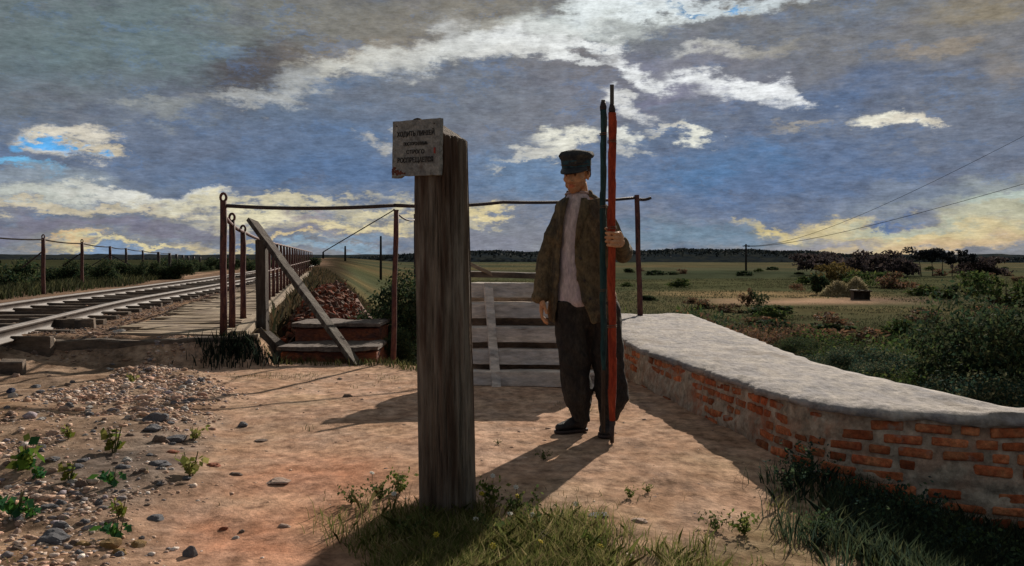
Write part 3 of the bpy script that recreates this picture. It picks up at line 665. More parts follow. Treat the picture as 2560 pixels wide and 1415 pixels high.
def build_railings():
    t = thing('iron_railing', 'red iron bridge railing running away beside the railway with looped post heads', 'railing', (-2.98, 9.5, DECK)); o = t.location
    ys = [9.5, 10.35, 11.7, 15.3, 16.8, 18.2, 19.6, 21.1, 22.6, 24.3, 26, 28, 30, 32, 34.5, 37, 40, 43, 47, 51, 56, 62]
    tops = []; hs = {9.5: 1.42, 10.35: 1.25, 11.7: 1.16}
    for y in ys:
        h = hs.get(y, 1.10); me = post_mesh(h, .036 if y < 12 else .032, y < 12)
        p = link('post', me, M['iron_red'], t); p.location = Vector((float(xr(y)), y, DECK)) - o; tops.append(p.location + Vector((0, 0, h)))
    bar('top_rail', [tops[0] - Vector((0, 0, .17)), tops[1] - Vector((0, 0, .08)), tops[2] - Vector((0, 0, .03))] + [q - Vector((0, 0, .02)) for q in tops[3:]], .022, M['iron_red'], t, .01)
    bar('middle_rail', [q - Vector((0, 0, .55)) for q in tops[3:]], .014, M['iron_red'], t, .005)
    # cross handrail over to the wall
    A = Vector((-2.98, 9.5, 1.62)); B = Vector((-1.225, 9.55, 1.625)); Cc = Vector((1.64, 12.2, 1.87))
    t2 = thing('iron_handrail', 'thin iron handrail spanning from the bridge railing over to the wall on two slim posts', 'handrail', (B.x, B.y, 0)); o = t2.location
    p = link('post', post_mesh(1.66, .027, False), M['iron_red'], t2); p.location = Vector((-1.225 - .01, 9.55, -.05)) - o; p.rotation_euler = (0, R(1.2), 0)
    p = link('post', post_mesh(1.66, .036, False), M['iron_red'], t2); p.location = Vector((1.70, 12.2, .28)) - o; p.rotation_euler = (0, R(-1.6), 0)
    bar('rail', [A - o, B - o], .020, M['iron_dark'], t2, .03, 7, 8)
    bar('rail', [B - o, Vector((-.1, 10.6, 1.72)) - o, Cc - o, Vector((1.85, 12.25, 1.875)) - o], .020, M['iron_dark'], t2, .025, 7, 8)
    t3 = thing('iron_post', 'slim dark iron post half hidden behind the left edge of the sign post', 'post', (-1.22, 11.6, -1.1))
    p = link('shaft', post_mesh(2.76, .02, False), M['iron_dark'], t3)
    bar('stay', [Vector((.26, -2.05, 2.66)) * 0 + Vector((-.005, -2.05, 2.68)), Vector((0, 0, 2.66))], .010, M['iron_dark'], t3, .05)
    # timber brace and prop against the railing
    t4 = thing('timber_brace', 'long squared timber leaning down from the bridge railing to the path edge', 'brace', G(898, 913))
    a = P3(630, 552, 11.35); b = MB(); b.beam((0, .02, -.03), a - t4.location, .145, .05, .008, .002, R(20), 14, .006); b.build('timber', M['wood_dark'], t4)
    q = P3(653, 838, 11.0); t5 = thing('timber_post', 'grey squared timber upright under the leaning brace', 'post', q)
    b = MB(); b.beam((.02, 0, -.25), (.005, 0, 1.14), .145, .12, .008, .002, 0, 12, .006); b.build('timber', M['wood_dark'], t5)
    t6 = thing('timber_prop', 'short dark timber prop slanting from the foot of the grey upright', 'prop', G(735, 893)); b = MB(); b.beam((0, 0, -.02), P3(662, 838, 10.6) - t6.location, .12, .10, .008, .002, 0, 8, .006); b.build('timber', M['wood_dark'], t6)
    t7 = thing('timber_prop', 'second dark prop with a pale edge beside the end of the sleeper', 'prop', G(705, 888)); b = MB(); b.beam((0, 0, -.02), P3(644, 826, 10.2) - t7.location, .16, .09, .008, .002, .3, 8, .006); b.build('timber', M['wood_dark'], t7)
    # railing on the other side of the line
    t8 = thing('far_railing', 'railing of dark posts and sagging wire on the far side of the rails', 'railing', (-9.6, 18.9, .2)); o = t8.location; tops = []
    spots = [(-80, 766, 578), (108, 740, 592), (205, 720, 603), (275, 706, 613), (315, 698, 618), (357, 691, 624), (396, 686, 628), (424, 682, 631), (441, 679, 634), (457, 676, 636), (470, 674, 638), (484, 672, 640), (500, 670, 641), (520, 668, 643), (545, 666, 645), (575, 664, 646)]
    for i, (u, vb, vt) in enumerate(spots):
        d = F * (H - .22) / (vb - V0); d = min(d, 75); base = P3(u, vb, d); base.z = H + (V0 - vb) / F * d; top = P3(u, vt, d)
        me = post_mesh(top.z - base.z + .25, .046 if i < 6 else .075, i < 3); p = link('post', me, M['iron_red'] if i < 4 else M['iron_dark'], t8); p.location = base - Vector((0, 0, .25)) - o; tops.append(top - o - Vector((0, 0, .06)))
    bar('wire', tops[:8], .016, M['wire'], t8, .03)
    for i in (2, 2, 3, 3, 1):
        q = tops[i]; s = random.choice((-1, 1)); b = MB(); b.tube([q - Vector((0, 0, .25)), q + Vector((s * .45 * (1 + i * .15), .1, -.62))], .016, 6); b.build('strut', M['iron_dark'], t8)
build_railings()

# ------------------------------------------------------------------ railway
def build_railway():
    t = thing('railway_track', 'curving pair of worn steel rails on buried sleepers', 'railway', (-4.85, 8.7, DECK)); o = t.location
    Y = np.concatenate([np.arange(3.0, 30, .4), np.arange(30, 90, 2.0)])
    def smx(y): return float(np.mean([rail_x(y + k) for k in np.linspace(-1.6, 1.6, 9)]))
    for off in (0, -1.52):
        b = MB(); rr = []; hh = []
        prof = [(-.065, 0), (.065, 0), (.065, .015), (.014, .03), (.014, .10), (.034, .108), (.034, .137), (-.034, .137), (-.034, .108), (-.014, .10), (-.014, .03), (-.065, .015)]
        for y in Y:
            c = Vector((smx(y) + off, y, DECK - .01)) - o; d = Vector((smx(y + .2) - smx(y - .2), .4, 0)).normalized(); nrm = Vector((d.y, -d.x, 0))
            rr.append([c + nrm * p[0] + Vector((0, 0, p[1])) for p in prof])
        b.loft(rr); rail = b.build('rail', M['rail_steel'], t)
        b = MB(); hh = []
        for y in Y:
            c = Vector((smx(y) + off, y, DECK - .01 + .1375)) - o; d = Vector((smx(y + .2) - smx(y - .2), .4, 0)).normalized(); nrm = Vector((d.y, -d.x, 0))
            hh.append([c + nrm * -.031, c + nrm * .031, c + nrm * .028 + Vector((0, 0, .006)), c + nrm * -.028 + Vector((0, 0, .006))])
        b.loft(hh); b.build('rail_head', M['rail_head'], rail)
    for i, y in enumerate(np.arange(9.1, 48, .78)):
        b = MB(); x0 = smx(y) + .42; b.beam(Vector((x0, y - .05, DECK - .076)) - o, Vector((x0 - 2.35, y + .05, DECK - .076)) - o, .22, .10, .01, .004, random.choice((0, R(90))) * 0 + R(90), 4, .01); b.build('sleeper', M['sleeper'], t)
    # bridge deck, edge beam, girder and the sill in front
    t = thing('railway_bridge', 'plank footway of the railway bridge with dark sleeper sill and reddish side', 'bridge', (-3.2, 9.5, 0)); o = t.location
    b = MB(); y = 9.5
    while y < 46:
        w = random.uniform(.17, .25) * (1 + y * .01); x1 = float(xr(y)) + .03; ln = random.uniform(1.0, 1.35)
        a = Vector((x1, y + w / 2 + random.uniform(-.02, .02), DECK - .005 + random.uniform(-.012, .012))); c = Vector((x1 - ln, y + w / 2 + random.uniform(-.03, .03), DECK - .01 + random.uniform(-.012, .012)))
        b.beam(a - o, c - o, w - .025, .05, .006, .004, R(90) if False else 0, 2, .008); y += w
    b.build('deck_planks', M['wood_tan'], t)
    b = MB(); b.beam(Vector((float(xr(9.6)) + .15, 9.6, DECK - .03)) - o, Vector((float(xr(46)) + .15, 46, DECK - .03)) - o, .17, .14, .01, 0, 0, 30, .012); b.build('edge_beam', M['wood_tan'], t)
    b = MB(); b.beam(Vector((float(xr(9.9)) + .10, 9.9, -.5)) - o, Vector((float(xr(46)) + .10, 46, -.5)) - o, .16, .76, .01); b.build('side_girder', M['masonry'], t)
    b = MB(); b.beam(Vector((-4.95, 9.22, .12)) - o, Vector((-2.66, 9.42, .14)) - o, .26, .27, .02, .008, 0, 24, .03); b.build('sill', M['sleeper'], t)
    b = MB(); b.beam(Vector((-3.05, 9.45, .24)) - o, Vector((-2.62, 9.50, .26)) - o, .22, .07, .01, .004, 0, 4, .01); b.build('sill_cap', M['wood_tan'], t)
    # masonry steps and rubble beside the bridge
    t = thing('masonry_steps', 'two dark brick steps with worn stone treads below the bridge', 'steps', (-1.95, 9.9, 0)); o = t.location
    for i, (x0, x1, y0, y1, z0, z1) in enumerate(((-2.42, -1.42, 9.62, 10.35, -.6, .10), (-2.44, -1.50, 10.35, 11.2, -.6, .29))):
        b = MB(); b.box(Vector(((x0 + x1) / 2, (y0 + y1) / 2, (z0 + z1) / 2)) - o, (x1 - x0, y1 - y0, z1 - z0), None, .015, .004); b.build('step_block', M['masonry'], t)
        b = MB(); b.beam(Vector((x0 - .03, (y0 + y1) / 2 - .05, z1 + .033)) - o, Vector((x1 + .03, (y0 + y1) / 2 - .05, z1 + .033)) - o, .04, y1 - y0, .010, .006, R(90), 14, .024); b.build('tread', M['tread'], t)
    rng = np.random.default_rng(5); tm = bmesh.new(); b = MB(); cols = []
    for k in range(1100):
        s = rng.uniform(0, 1); y = 11.1 + s * 9 * rng.uniform(.2, 1); cx = -2.35 - (y - 11.2) * .17; x = cx + rng.normal() * .34 + .15; z = -.9 + (.50 * min(1, .5 + (y - 10.9) * .18) + .93 + rng.uniform(-.06, .07)) * math.exp(-((x - cx) / .86) ** 2)
        sz = rng.uniform(.03, .085); b.box((x + 2.6, y - 12.5, z), (sz * 1.7, sz, sz * .8), Euler(rng.uniform(-.9, .9, 3)).to_matrix(), .012, .012)
        c = [(1, 1, 1), (.5, .45, .45), (1.5, 1.1, .9), (.8, 1.1, 1.3), (1.25, .8, .7)][rng.integers(0, 5)]; cols += [c] * (len(b.bm.verts) - len(cols))
    rings = []
    for i in range(20):
        y = 10.9 + i * .55; cx = -2.35 - (y - 11.2) * .17; hgt = .50 * min(1, .5 + i * .1)
        rings.append([Vector((cx + 2.6 + u * 1.3, y - 12.5 + .15 * mnoise.noise(Vector((u * 3, i, 0))), -.9 + (hgt + .9) * math.exp(-(u * 1.5) ** 2) + .08 * mnoise.noise(Vector((u * 4, i * .6, 5))))) for u in np.linspace(-1, 1, 13)])
    b.loft(rings, closed=False); cols += [(.7, .75, .8)] * (len(b.bm.verts) - len(cols))
    me = b.mesh('brick_rubble'); a = me.color_attributes.new('Col', 'FLOAT_COLOR', 'POINT'); c = np.ones((len(me.vertices), 4), np.float32); c[:, :3] = np.array(cols); a.data.foreach_set('color', c.reshape(-1))
    r = link('brick_rubble', me, M['rubble']); r.location = (-2.6, 12.5, 0); r['kind'] = 'stuff'
build_railway()

# ------------------------------------------------------------------ the watchman
MAN = Vector((.45, 5.75, 0.0))
def zv(v): return H + (V0 - v) * .0025
def xv(u): return (u - 1460) * .0025
POLE = Vector((.139, -.33, 0))
def build_person():
    def ring(cx, cy, hw, hd, z, n=40, p=2.3, amp=0.0, tilt=0.0):
        out = []
        for k in range(n):
            a = 2 * math.pi * k / n; c, s = math.cos(a), math.sin(a); r = (abs(c) ** p + abs(s) ** p) ** (-1 / p)
            x, y = cx + hw * r * s, cy - hd * r * c; out.append(Vector((x, y, z + tilt * (x - cx))))
        return out
    # --- body: one continuous skin
    b = MB()
    hz = R(-27); HC = Vector((-.052, -.035, 1.605)); RH = Matrix.Rotation(hz, 3, 'Z') @ Matrix.Rotation(R(9), 3, 'X')
    def hd(x, y, z): return HC + RH @ Vector((x, y, z))
    def he(x, y, z, rx, ry, rz, sub=3): b.ell(hd(x, y, z), (rx, ry, rz), RH, sub)
    he(0, .022, .045, .074, .092, .082); he(0, -.018, -.02, .064, .075, .085)                      # cranium, face
    he(0, -.045, -.078, .040, .044, .034); he(0, -.066, -.094, .021, .019, .018)                      # jaw, chin
    for s in (-1, 1):
        he(s * .040, -.052, -.022, .024, .026, .022, 2); he(s * .030, -.072, .026, .026, .016, .010, 2)  # cheekbones, brow
        he(s * .046, -.012, -.060, .022, .040, .026, 2); he(s * .073, .012, -.008, .010, .020, .031, 2)  # jaw angle, ears
        he(s * .078, .018, .006, .007, .016, .018, 2); he(s * .029, -.074, .004, .013, .010, .011, 2)     # eyeballs
        he(s * .012, -.094, -.036, .009, .011, .008, 2)
    b.cap(hd(0, -.082, .020), hd(0, -.108, -.026), .0085, .0125); he(0, -.104, -.031, .0125, .012, .010, 2)
    he(0, -.083, -.058, .024, .012, .0065, 2); he(0, -.082, -.069, .020, .012, .0065, 2)
    b.cap(hd(0, .02, -.06), (-.025, .012, 1.445), .056, .062)                                         # neck
    b.cap((-.02, .01, 1.40), (-.01, .01, 1.05), .105, .11); b.cap((-.10, .01, 1.375), (.09, .01, 1.37), .048, .048); b.ell((0, .01, .90), (.14, .1, .13))
    # arms inside the sleeves
    b.cap((-.125, .012, 1.36), (-.235, .015, 1.08), .040, .036); b.cap((-.235, .015, 1.08), (-.262, -.035, .855), .038, .027)
    b.cap((.108, .012, 1.355), (.252, .048, 1.120), .040, .036); b.cap((.255, .045, 1.125), (.195, -.255, 1.185), .038, .027)
    # legs inside the trousers and boots
    b.cap((-.07, .0, .86), (-.065, -.01, .47), .082, .055); b.cap((-.065, -.01, .47), (-.01, .02, .10), .052, .038)
    b.cap((.12, .0, .86), (.155, -.01, .47), .082, .055); b.cap((.155, -.01, .47), (.15, .0, .10), .052, .038)
    # right hand hanging, fingers half curled
    def chain(pts, r0, r1):
        for i in range(len(pts) - 1):
            k0 = i / (len(pts) - 1); k1 = (i + 1) / (len(pts) - 1); b.cap(pts[i], pts[i + 1], r0 + (r1 - r0) * k0, r0 + (r1 - r0) * k1, 10)
    wp = Vector((-.264, -.042, .845))
    for k, (dy, ln) in enumerate(((-.036, .070), (-.014, .080), (.008, .074), (.028, .060))):
        base = wp + Vector((-.004, dy, -.090)); b.cap(wp + Vector((0, dy * .45, -.012)), base, .016, .0125, 10)
        chain([base, base + Vector((.004, -.004, -ln * .45)), base + Vector((.020, -.006, -ln * .78)), base + Vector((.036, -.004, -ln * .92))], .0098, .0075)
    chain([wp + Vector((.004, -.030, -.022)), wp + Vector((.016, -.056, -.060)), wp + Vector((.026, -.058, -.095))], .0125, .0088)
    # left hand gripping the furled flag: palm outside, fingers round the front, thumb behind
    gc = Vector((POLE.x, POLE.y, 1.194)); rp = .027
    wr = Vector((.200, -.262, 1.188))
    pal = [gc + Vector((.046, .034, .040 - .024 * k)) for k in range(4)]
    for k in range(4): b.cap(wr + Vector((0, 0, .016 - .011 * k)), pal[k] + Vector((0, -.012, 0)), .019, .0145, 10)
    for k in range(4):
        z = .040 - .0245 * k; ln = (1.0, 1.08, 1.02, .86)[k]; pts = []
        for a in (20, -28, -75, -120, -165):
            aa = R(a * (1 if a > 0 else ln)); pts.append(gc + Vector((math.cos(aa) * (rp + .010), math.sin(aa) * (rp + .010), z + .003 * math.sin(aa * 2))))
        chain(pts, .0105, .0085)
    chain([wr + Vector((-.008, .012, .012)), gc + Vector((.020, .050, .040)), gc + Vector((-.012, .040, .060)), gc + Vector((-.034, .016, .068))], .0135, .0095)
    me = remesh(b.mesh('person'), 'person', .0042, 2, .4)
    # colours of the skin itself: lips, eyes, brows, stubble
    ca = me.color_attributes.new('Col', 'FLOAT_COLOR', 'POINT'); inv = RH.inverted(); arr = np.ones((len(me.vertices), 4), np.float32)
    for i, v in enumerate(me.vertices):
        q = inv @ (v.co - HC); c = (1, 1, 1)
        if v.co.z > 1.45 and q.y < -.02:
            ax = abs(q.x)
            if ((q.z + .063) / .0115) ** 2 + (q.x / .024) ** 2 < 1 and q.y < -.07: c = (.85, .52, .48)
            elif -.11 < q.z < -.04 and not (abs(q.z + .063) < .012 and ax < .026): c = (.74, .70, .68)
            if ((ax - .029) / .015) ** 2 + ((q.z - .004) / .0065) ** 2 < 1: c = (.30, .24, .22) if abs(ax - .029) < .007 else (1.1, 1.2, 1.3)
            if ((ax - .031) / .024) ** 2 + ((q.z - .026 + (ax - .03) * .12) / .0055) ** 2 < 1: c = (.25, .20, .17)
        arr[i, :3] = c
    ca.data.foreach_set('color', arr.reshape(-1))
    skin = mat('weathered skin', [(.56, .28, .14), (.47, .215, .105), (.62, .34, .19)], 22, rough=.7, bump=.25, bscale=160, attr=True, contrast=.10, spec=.3)
    man = link('person', me, skin); man.location = MAN
    tag(man, 'man in peaked cap, long dark open jacket and boots holding two furled flags', 'person')
    # --- hair under the cap
    b = MB()
    for k in range(150):
        a = random.uniform(.25, math.pi * 2 - .25) + 0; rr = random.uniform(.97, 1.05); z = random.uniform(-.018, .05)
        if math.cos(a) > .2: continue
        x, y = math.sin(a) * .078 * rr, .020 - math.cos(a) * .094 * rr
        p = hd(x, y, z + .02); b.tube([p, hd(x * 1.0, y * 1.0, z), hd(x * .97, y * .97, z - .014)], [.004, .005, .003], 5)
    b.build('hair', mat('dark brown hair', [(.05, .03, .02), (.09, .06, .04)], 30, rough=.7, bump=.2), man)
    # --- cap
    b = MB(); rr = []
    for (z, rx, ry, cy) in ((.030, .087, .104, .016), (.052, .090, .107, .016), (.072, .092, .108, .016), (.079, .101, .116, .018), (.090, .108, .122, .020), (.099, .107, .121, .022), (.115, .096, .108, .024), (.122, .060, .068, .026), (.125, .018, .02, .026)):
        ring_ = []
        for k in range(40):
            a = 2 * math.pi * k / 40; n_ = mnoise.noise(Vector((math.cos(a) * 2, math.sin(a) * 2, z * 14))) * (.004 + (.006 if z > .078 else 0))
            ring_.append(hd((rx + n_) * math.sin(a), cy - (ry + n_) * math.cos(a), z + .022 + n_ * .7 + (.012 * math.cos(a) if z > .078 else 0)))
        rr.append(ring_)
    b.loft(rr); felt = mat('dark blue black felt', [(.040, .044, .046), (.062, .058, .050), (.026, .030, .036)], 16, rough=.9, bump=.5, wear=((.15, .13, .095), 18, .54, .70))
    capo = b.build('cap', felt, man)
    b = MB(); rr = []
    for j in range(5):
        s = j / 4; rr.append([hd((.084 + .012 * s) * math.sin(a), .016 - (.100 + .052 * s * max(0, math.cos(a)) ** .8) * math.cos(a), .056 - .030 * s * (.6 + .7 * math.cos(a)) + (0)) for a in np.linspace(-1.22, 1.22, 21)])
    top = rr; under = [[p - RH @ Vector((0, 0, .006)) for p in r] for r in rr]
    n = 21; loops = []
    for r, u in zip(top, under): loops.append(r + u[::-1])
    b.loft(loops); b.build('visor', mat('cracked black leather', [(.016, .019, .024), (.03, .034, .04)], 20, rough=.5, spec=.4, bump=.3), capo)
    b = MB(); b.loft([[hd((.0895 + .002 * (z > .06)) * math.sin(a), .016 - (.1065 + .002 * (z > .06)) * math.cos(a), z) for a in np.linspace(0, 2 * math.pi, 40, endpoint=False)] for z in (.050, .056, .088, .094)], caps=False); b.build('cap_band', mat('teal cap band', [(.030, .075, .095), (.045, .095, .115), (.02, .045, .065)], 18, bump=.4), capo)
    b = MB(); b.tube([hd(.0935 * math.sin(a), .016 - .1095 * math.cos(a), .066) for a in np.linspace(-1.3, 1.3, 17)], .0035, 6); b.build('strap', M['iron_dark'], capo)
    # --- shirt
    b = MB()
    def fold(amp, f=1.0, seed=0.0, zs=.35):
        def fn(co, no):
            q = Vector((co.x * 9 * f + seed, co.y * 9 * f, co.z * 9 * f * zs)); w = mnoise.noise(q) * .65 + mnoise.noise(q * 2.3) * .35 + .35 * mnoise.noise(Vector((co.x * 14 + co.z * 16 + seed, co.y * 10, co.z * 9)))
            w += .45 * (1 - abs(mnoise.noise(Vector((co.x * 7 + co.z * 6 + seed, co.y * 8, co.z * 5))))) ** 6 - .2; return no * (w * amp)
        return fn
    rings = []
    for (z, cx, hw, hd_) in ((1.50, -.040, .066, .070), (1.475, -.038, .072, .075), (1.45, -.035, .088, .082), (1.40, -.03, .115, .098), (1.30, -.030, .135, .114), (1.15, -.030, .135, .124), (.98, -.035, .140, .138), (.86, -.035, .148, .146), (.80, -.035, .150, .144), (.765, -.02, .13, .105), (.74, -.01, .10, .08)):
        rings.append(ring(cx, .0, hw, hd_, z, 48, 2.2))
    b.loft(rings); me = b.mesh('shirt', True); md = subd(me, 2); disp_mesh(md, fold(.010, 1.4, 3, .28))
    link('shirt', md, mat('faded rose shirt', [(.50, .41, .43), (.42, .35, .38), (.56, .47, .46)], 9, (1, 1, .35), .92, .35, 30, contrast=.2), man)
    b = MB(); b.tube([Vector((-.04 + .075 * math.sin(a), .0 - .079 * math.cos(a), 1.485 + .010 * math.cos(a))) for a in np.linspace(.12, 6.16, 25)], .0065, 8); b.build('collar', mat('pale collar', [(.42, .31, .29), (.34, .26, .26)], 12, bump=.3), man)
    # --- trousers, baggy and gathered into the boots
    b = MB()
    L_ = [(.82, -.075, .0, .125, .135), (.70, -.075, 0, .118, .128), (.58, -.068, -.005, .110, .12), (.46, -.060, -.018, .104, .118), (.36, -.056, -.012, .100, .114), (.26, -.044, 0, .102, .110), (.195, -.040, .006, .090, .102), (.150, -.028, .010, .078, .090), (.095, -.018, .015, .068, .078), (.060, -.014, .018, .064, .074)]
    Rr = [(.82, .085, .0, .125, .135), (.70, .115, 0, .120, .128), (.58, .138, -.005, .115, .124), (.46, .145, -.022, .106, .122), (.36, .156, -.018, .104, .122), (.27, .170, -.004, .116, .118), (.205, .184, .0, .106, .110), (.165, .174, 0, .086, .092), (.105, .154, 0, .066, .076), (.075, .150, .0, .062, .072)]
    for S in (L_, Rr): b.loft([ring(cx, cy, hw * (.92 if z < .6 else 1), hd2, z, 36, 2.1) for (z, cx, cy, hw, hd2) in S])
    b.loft([ring(cx, 0, hw, hd2, z, 40, 2.2) for (z, cx, hw, hd2) in ((.86, -.0, .17, .13), (.80, .0, .185, .138), (.72, .01, .19, .13), (.66, .02, .17, .11))])
    me = remesh(b.mesh('trousers'), 'trousers', .009, 5, .5, fold(.016, 1.1, 7, .5))
    link('trousers', me, mat('black brown trousers', [(.034, .029, .025), (.05, .042, .034), (.022, .02, .02)], 8, (1, 1, .5), .95, .45, 34, wear=((.06, .05, .04), 9, .60, .75), contrast=.3), man)
    # --- boots
    leather = mat('scuffed black boots', [(.018, .016, .018), (.034, .028, .026)], 14, rough=.62, spec=.4, bump=.4, wear=((.075, .055, .042), 16, .58, .72))
    def boot(name, heel, toe, ankle):
        b = MB(); heel, toe, ankle = Vector(heel), Vector(toe), Vector(ankle); d = (toe - heel); dn = d.normalized(); sd_ = Vector((-dn.y, dn.x, 0)); rings = []
        for (s, w, h_) in ((-.04, .020, .06), (.0, .032, .085), (.18, .036, .095), (.40, .038, .082), (.62, .043, .064), (.82, .042, .052), (.95, .030, .042), (1.0, .014, .03)):
            c = heel + d * s; rings.append([c + sd_ * (math.sin(a) * w) + Vector((0, 0, .012 + h_ * .5 + math.cos(a) * h_ * .5)) for a in np.linspace(0, 2 * math.pi, 20, endpoint=False)])
        b.loft(rings); b.cap(ankle + Vector((0, 0, .05)), heel + d * .16 + Vector((0, 0, .05)), .066, .048); me = remesh(b.mesh(name), name, .006, 4, .5, fold(.004, 3, 2, 1)); bo = link(name, me, leather, man)
        b = MB(); out = []
        for (s, w) in ((-.06, .018), (.0, .036), (.2, .040), (.4, .037), (.62, .047), (.84, .046), (.97, .031), (1.03, .012)): out.append((heel + d * s, w))
        lo = [c + sd_ * w for c, w in out] + [c - sd_ * w for c, w in out[::-1]]
        b.loft([[p + Vector((0, 0, .0)) for p in lo], [p + Vector((0, 0, .016)) for p in lo]]); b.build('sole', M['iron_dark'], bo)
    boot('boot', (.010, .055, .0), (-.178, -.035, .0), (-.010, .030, .17)); boot('boot', (.155, .040, .0), (.110, -.190, .0), (.150, .010, .17))
    # --- jacket: open shell, sleeves, collar
    T = [(zv(497), -.015, .125, .092, -.100, -.022), (zv(507), -.02, .150, .105, -.112, -.024), (zv(520), -.02, .163, .118, -.122, -.030), (zv(560), -.014, .176, .134, -.140, -.052), (zv(620), -.014, .184, .146, -.150, -.068), (zv(690), -.016, .200, .158, -.158, -.052), (zv(745), -.008, .212, .166, -.170, -.022), (zv(780), .004, .230, .172, -.182, .010), (zv(804), .010, .232, .172, -.190, .038)]
    b = MB(); n = 46; rr = []
    for (z, cx, hw, hd2, xl, xrr) in T:
        p = 2.25
        def ang(x):
            s = max(-.98, min(.98, (x - cx) / hw)); return math.asin(s)
        a0, a1 = ang(xrr), 2 * math.pi + ang(xl); outer = []; inner = []
        for k in range(n):
            a = a0 + (a1 - a0) * k / (n - 1); c, s = math.cos(a), math.sin(a); r = 1.0
            lap = .010 * math.exp(-min(a - a0, a1 - a) * 5)
            dz = -.006 * math.sin(a * 3 + z * 5)
            outer.append(Vector((cx + (hw + lap) * s, .005 - (hd2 + lap) * c, z + dz))); inner.append(Vector((cx + (hw - .017 + lap) * s, .005 - (hd2 - .017 + lap) * c, z + dz)))
        rr.append(outer + inner[::-1])
    b.loft(rr)
    # shoulders and sleeves
    b.cap((-.122, .012, 1.385), (-.200, .018, 1.20), .062, .061); b.cap((-.200, .018, 1.20), (-.238, .016, 1.07), .061, .058); b.cap((-.238, .016, 1.07), (-.266, -.032, .865), .057, .050)
    b.ell((-.272, -.036, .845), (.056, .056, .040))
    b.cap((.105, .012, 1.380), (.195, .035, 1.20), .064, .062); b.cap((.195, .035, 1.20), (.255, .05, 1.110), .061, .058); b.cap((.255, .05, 1.110), (.212, -.20, 1.170), .057, .047)
    b.cap((-.09, .02, 1.435), (-.13, .02, 1.39), .050, .062); b.cap((.05, .02, 1.435), (.10, .02, 1.385), .050, .064); b.ell((-.02, .05, 1.42), (.10, .055, .05))
    # standing collar behind the neck
    cr_ = []
    for z, w in ((1.43, .098), (1.475, .086), (1.505, .080), (1.512, .078)):
        out = [Vector((-.030 + w * math.sin(a), .012 - w * 1.05 * math.cos(a), z - .020 * max(0, math.cos(a)))) for a in np.linspace(.80, 2 * math.pi - .95, 30)]
        inn = [Vector((-.030 + (w - .014) * math.sin(a), .012 - (w - .014) * 1.05 * math.cos(a), z - .020 * max(0, math.cos(a)))) for a in np.linspace(.80, 2 * math.pi - .95, 30)]
        cr_.append(out + inn[::-1])
    b.loft(cr_)
    me = remesh(b.mesh('jacket'), 'jacket', .0065, 3, .5, fold(.012, 1.05, 11, .45))
    cloth = mat('worn olive black jacket', [(.115, .086, .050), (.066, .055, .040), (.155, .115, .064)], 7, (1, 1, .6), .95, .6, 36, wear=((.19, .145, .08), 11, .58, .76), contrast=.32)
    jk = link('jacket', me, cloth, man)
    # lapels lie on the shell
    for side in (0, 1):
        b = MB(); rows = []
        for (z, cx, hw, hd2, xl, xrr) in T[:5]:
            x = xl if side == 0 else xrr; k = T.index((z, cx, hw, hd2, xl, xrr)); w = (.030, .046, .052, .040, .010)[k] * (-1 if side == 0 else 1)
            def surf(xx, off):
                s = max(-.99, min(.99, (xx - cx) / hw)); return Vector((xx, .005 - (hd2 + off) * math.sqrt(1 - s * s) * 1.0, z))
            rows.append([surf(x - w * .10, .016), surf(x + w * .35, .021), surf(x + w, .016), surf(x + w, .004), surf(x - w * .10, .002)])
        b.loft(rows); b.build('lapel', cloth, jk, True)
    for (z, x) in ((1.085, -.045), (.95, -.022), (.84, .012)):
        b = MB(); k = min(T, key=lambda t: abs(t[0] - z)); s = (x - k[1]) / k[2]; b.ell((x + .012, .005 - (k[3] + .016) * math.sqrt(1 - s * s), z), (.008, .005, .008), None, 2); b.build('button', M['iron_dark'], jk)
    for s_, (c, a_) in enumerate((((.262, -.0, 0), 0),)): pass

def subd(me, lv):
    o = bpy.data.objects.new('tmp', me); COL.objects.link(o); md = o.modifiers.new('s', 'SUBSURF'); md.levels = lv; md.render_levels = lv
    dg = bpy.context.evaluated_depsgraph_get(); dg.update(); out = bpy.data.meshes.new_from_object(o.evaluated_get(dg)); nm = me.name
    bpy.data.objects.remove(o); bpy.data.meshes.remove(me); out.name = nm; return out
def disp_mesh(me, fn): displace(me, fn)
build_person()

